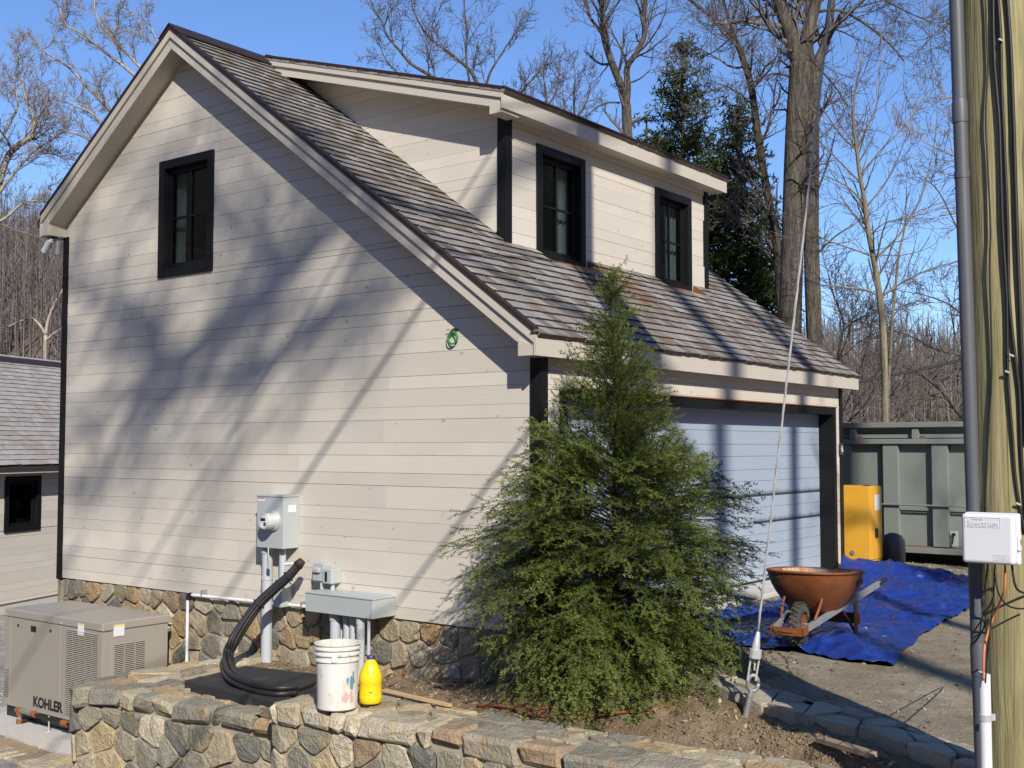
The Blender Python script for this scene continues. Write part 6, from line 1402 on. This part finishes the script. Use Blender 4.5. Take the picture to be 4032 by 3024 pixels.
# shade trees across the street ---------------------------------------
def back(p, t): return np.array(p)-LD*t
def sh_line(L_, ts):     # shadow traced on the gable plane -> limb position towards the sun
    P = []; rr_ = []
    for (u, v, w_), t in zip(L_, ts):
        q = PX(u, v, 0); P.append(back(q, t+7)); rr_.append(w_/2/FPX*depth_of(q)*1.15)
    return P, rr_
GS = 'street trees whose shadows fall on the garage'
sc = cfg(max=2, n=[6, 5, 4], kids=[1, 1], ratio=.55, gnarl=.2, up=.05, rmin=.012)
def trunk_for(xw, t, r_, H_):
    b_ = np.array((xw, .1, 0))-LD*t; return [np.array((b_[0], b_[1], -.6)), np.array((b_[0], b_[1], 6)), np.array((b_[0]+.05, b_[1], H_*.6)), np.array((b_[0], b_[1]+.1, H_*.8)), np.array((b_[0]-.1, b_[1]+.1, H_))], [r_*1.7, r_*1.25, r_, r_*.85, r_*.35]
P1, R1 = trunk_for(3.42, 28, .14, 27)
La = [(1750, 560, 60), (1560, 700, 62), (1400, 830, 64), (1250, 960, 66), (1100, 1104, 70), (960, 1230, 70), (813, 1342, 62), (660, 1440, 46), (560, 1530, 30)]
Lb = [(1800, 1000, 44), (1600, 1130, 48), (1430, 1180, 56), (1300, 1250, 60), (1160, 1350, 62), (1000, 1470, 56), (820, 1510, 44), (690, 1500, 30), (560, 1620, 20)]
Lc = [(813, 1342, 36), (690, 1430, 40), (635, 1380, 40), (600, 1310, 38), (504, 1245, 36), (380, 1190, 30), (271, 1136, 22), (200, 1090, 14)]
Pa, Ra = sh_line(La, np.linspace(20.5, 18.5, len(La))); Pb, Rb = sh_line(Lb, np.linspace(20.5, 19, len(Lb))); Pc, Rc = sh_line(Lc, np.linspace(18.7, 18.2, len(Lc)))
Pa = [P1[3]]+Pa; Ra = [.13]+Ra; Pb = [P1[2]]+Pb; Rb = [.11]+Rb
Ld_ = [(1100, 1104, 30), (1000, 900, 26), (880, 760, 22), (760, 640, 16), (640, 560, 10)]; Pd, Rd = sh_line(Ld_, np.linspace(18.8, 18, 5))
Le = [(560, 1530, 22), (470, 1700, 18), (400, 1900, 14), (330, 2100, 9)]; Pe, Re = sh_line(Le, np.linspace(18.5, 18.8, 4))
tree('street_tree', 'bare street tree behind the camera with long limbs shading the gable', [(P1, R1, .72, 3.0), (Pa, Ra, .25, 2.2), (Pb, Rb, .25, 2.0), (Pc, Rc, .2, 1.6), (Pd, Rd, .2, 1.6), (Pe, Re, .2, 1.6)], BARK, TWIG, sc, 31, group=GS, density=1.0)
P2, R2 = trunk_for(5.33, 20, .10, 21)
tree('street_tree', 'thinner bare street tree behind the camera shading the right end of the garage door', [(P2, R2, .6, 2.8), ([P2[2], P2[2]+np.array((1.2, .8, 2.0)), P2[2]+np.array((2.6, 1.4, 3.6)), P2[2]+np.array((3.6, 1.8, 5.5))], [.07, .06, .04, .02], .2, 2.0)], BARK, TWIG, sc, 32, group=GS, density=.5)
P4, R4 = trunk_for(7.6, 19, .2, 20)
tree('street_tree', 'bare street tree behind the camera shading the container and tarp', [(P4, R4, .45, 3.2), ([P4[1]+np.array((0, 0, 2)), P4[1]+np.array((.3, -1.6, 4.0)), P4[1]+np.array((.2, -3.2, 5.4))], [.1, .08, .03], .2, 2.0)], BARK, TWIG, sc, 34, group=GS, density=.7)
# wires from the pole over the street
pt_ = np.array((POLX, POLY, 0))
for z0_, dv, ln_, r_, lab in ((8.0, (-1, -.2, .0), 24, .02, 'upper overhead cable leaving the utility pole across the street'), (5.6, (-1, -.2, .01), 24, .016, 'middle overhead cable leaving the utility pole across the street'), (9.6, (-1, -.2, .0), 24, .014, 'topmost overhead cable leaving the utility pole across the street')):
    p0 = pt_+np.array((0, 0, z0_)); P = [p0+np.array(dv)*s_*ln_+np.array((0, 0, -.5*math.sin(math.pi*s_))) for s_ in np.linspace(0, 1, 9)]
    solo(MB().tube(P, r_, 6), 'street_cable', BLACKP, tuple(p0), lab, 'cable')

# wooded hill and brush ----------------------------------------------------
rg = random.Random(50); segs = []; segs2 = []
def bare(segs, p, h, r_, rng, nb, nt_=2):
    tip = (p[0]+rng.uniform(-.08, .08)*h, p[1]+rng.uniform(-.08, .08)*h, p[2]+h); segs.append((p, tip, r_, r_*.25))
    for k in range(nb):
        f = rng.uniform(.25, .95); a = rng.uniform(0, 6.283); l = h*rng.uniform(.12, .34)*(1.15-f*.6); q = tuple(p[i]+(tip[i]-p[i])*f for i in range(3)); e = (q[0]+math.cos(a)*l*.6, q[1]+math.sin(a)*l*.6, q[2]+l*rng.uniform(.4, 1.0)); segs.append((q, e, r_*.45*(1-f*.5), r_*.12))
        for _ in range(nt_):
            g2 = rng.uniform(.3, .9); w_ = tuple(q[i]+(e[i]-q[i])*g2 for i in range(3)); a2 = a+rng.uniform(-1.2, 1.2); l2 = l*.5; segs.append((w_, (w_[0]+math.cos(a2)*l2*.6, w_[1]+math.sin(a2)*l2*.6, w_[2]+l2*.8), r_*.2, r_*.08))
for i in range(4200):
    rel = rg.choice([rg.uniform(17, 28), rg.uniform(17, 28), rg.uniform(-25, -9), rg.uniform(-25, -9), rg.uniform(-32, 34), rg.uniform(40, 320)]); d = 78+125*rg.random()**.8; az = YAW+R(rel); x = CAM[0]+math.cos(az)*d; y = CAM[1]+math.sin(az)*d; z = float(ground_z(np.array(x), np.array(y)))
    bare(segs if rg.random() < .75 else segs2, (x, y, z-.2), rg.uniform(5, 11)*(1.0 if d > 70 else .7), .028+.00055*d, rg, 7, 1)
o = seg_mesh('hill_woods', segs, BRUSH, kind='stuff'); tag(o, 'leafless brown woods covering the hillside behind the houses', 'woods')
o = seg_mesh('hill_woods', segs2, mk('pale_brush', (.24, .21, .185), .95, nz=[(.25, .35, (1, 1, 1))], coord='pos'), kind='stuff'); tag(o, 'paler grey leafless trunks scattered through the hillside woods', 'woods')
segs = []
for i in range(300):
    rel = rg.uniform(-25, -14.5); d = rg.uniform(24, 46); az = YAW+R(rel); x = CAM[0]+math.cos(az)*d; y = CAM[1]+math.sin(az)*d
    bare(segs, (x, y, -1.6), rg.uniform(1.5, 3.6), .014, rg, 10)
for i in range(50):
    rel = rg.uniform(19, 28); d = rg.uniform(36, 50); az = YAW+R(rel); x = CAM[0]+math.cos(az)*d; y = CAM[1]+math.sin(az)*d
    bare(segs, (x, y, -1.6), rg.uniform(2.5, 7.0), .02, rg, 10)
o = seg_mesh('undergrowth', segs, TWIGR, kind='stuff'); tag(o, 'tangled leafless undergrowth behind the container and houses', 'undergrowth')

# litter, clods, pebbles -------------------------------------------------
rg2 = np.random.RandomState(9)
def scatter(n, fx, zf, smin, smax, cols, name, label, mat, flatn=.25, parent=None, three=True):
    xy = fx(n); z = zf(xy[:, 0], xy[:, 1]); s_ = rg2.uniform(smin, smax, (n, 1)); c_ = np.stack([xy[:, 0], xy[:, 1], z], -1)
    if three:      # little octahedra
        d = np.array([(1, 0, 0), (0, 1, 0), (-1, 0, 0), (0, -1, 0), (0, 0, .7), (0, 0, -.4)], float); V = c_[:, None, :]+d[None]*s_[:, None]*rg2.uniform(.6, 1.3, (n, 6, 1)); F0 = np.array([(0, 1, 4), (1, 2, 4), (2, 3, 4), (3, 0, 4), (1, 0, 5), (2, 1, 5), (3, 2, 5), (0, 3, 5)])
    else:
        a = rg2.uniform(0, 6.28, n); d1_ = np.stack([np.cos(a), np.sin(a), rg2.uniform(-.3, .5, n)], -1); d2_ = np.stack([-np.sin(a), np.cos(a), rg2.uniform(-.2, .4, n)], -1)*rg2.uniform(.15, .6, (n, 1)); V = np.stack([c_-d1_*s_, c_+d2_*s_, c_+d1_*s_+np.array((0, 0, .3))*s_, c_-d2_*s_], 1)+np.array((0, 0, .004)); F0 = np.array([(0, 1, 2), (0, 2, 3)])
    k = V.shape[1]; F = (np.arange(n)*k)[:, None, None]+F0[None]; t = np.array(cols)[rg2.randint(0, len(cols), n)]*rg2.uniform(.7, 1.3, (n, 1))
    o = npmesh(name, V.reshape(-1, 3), F.reshape(-1, 3), mat, tint=np.repeat(t[:, None], k, 1).reshape(-1, 3), kind='stuff'); return tag(o, label, 'litter')
def soil_xy(n):
    y = rg2.uniform(-4.2, 3.2, n); x0 = np.where(y < .95, -1.35, -1.5); x1 = np.where(y < 0, drive_left(y)-.35, -.08); return np.stack([x0+(x1-x0)*rg2.rand(n), y], -1)
scatter(5200, soil_xy, soil_z, .004, .017, [(.25, .18, .11), (.20, .14, .085), (.30, .23, .15)], 'soil_clods', 'small clods of brown earth on the planting bed', LEAFY)
scatter(1500, soil_xy, soil_z, .012, .032, [(.33, .25, .15), (.24, .16, .09), (.40, .33, .22)], 'dry_leaf_litter', 'dry straw and leaf litter on the planting bed', LEAFY, three=False)
def drive_xy(n):
    y = rg2.uniform(-5, -.4, n); return np.stack([drive_left(y)+.05+rg2.rand(n)**1.3*7, y], -1)
scatter(5000, drive_xy, drive_z, .003, .011, [(.22, .19, .15), (.30, .27, .22), (.14, .12, .10)], 'driveway_grit', 'loose grit on the packed driveway', LEAFY)
scatter(900, drive_xy, drive_z, .010, .030, [(.30, .23, .14), (.16, .11, .07), (.42, .36, .26)], 'driveway_leaf_litter', 'scattered dry leaf bits on the driveway', LEAFY, three=False)
scatter(520, lambda n: np.stack([rg2.uniform(6.9, 9.5, n), rg2.uniform(-3.2, .4, n)], -1), drive_z, .006, .022, [(.55, .53, .50), (.40, .38, .35)], 'pale_gravel', 'pale gravel chips at the foot of the container', LEAFY)
scatter(900, lambda n: np.stack([rg2.uniform(-1.22, -.02, n), rg2.uniform(3.7, 8, n)], -1), lambda x, y: -1.465+.02*np.clip(y-6, 0, 12), .008, .02, [(.50, .48, .46), (.38, .36, .34), (.6, .58, .56)], 'pad_gravel', 'pale gravel around the generator pad', LEAFY)
def tuft(p, n, h, label, seed):
    r_ = random.Random(seed); m = MB()
    for _ in range(n):
        a = r_.uniform(0, 6.28); b_ = np.array((r_.uniform(-.04, .04), r_.uniform(-.04, .04), 0)); d = np.array((math.cos(a), math.sin(a), 0)); hh = h*r_.uniform(.5, 1.1); s_ = np.array((-d[1], d[0], 0))*.002
        m.add([b_-s_, b_+s_, b_+d*hh*.3+s_*.6+np.array((0, 0, hh*.7)), b_+d*hh*.3-s_*.6+np.array((0, 0, hh*.7)), b_+d*hh*.8+np.array((0, 0, hh))], [(0, 1, 2, 3), (3, 2, 4)])
    o = m.build('grass_tuft', mk('new_grass', (.16, .19, .06), .6) if 'new_grass' not in bpy.data.materials else bpy.data.materials['new_grass']); o.location = tuple(p); return tag(o, label, 'grass')
for (u_, v_, n_, h_, lab) in ((3610, 2990, 34, .09, 'yellowish grass tuft at the bottom edge near the pole'), (3300, 2915, 14, .05, 'tiny green grass tuft on the bare soil'), (780, 2708, 10, .05, 'small weed sprouting beside the black vault lid'), (1060, 2566, 10, .06, 'small weed at the foot of the meter conduit')):
    p = PS(u_, v_); tuft(p, n_, h_, lab, int(u_))
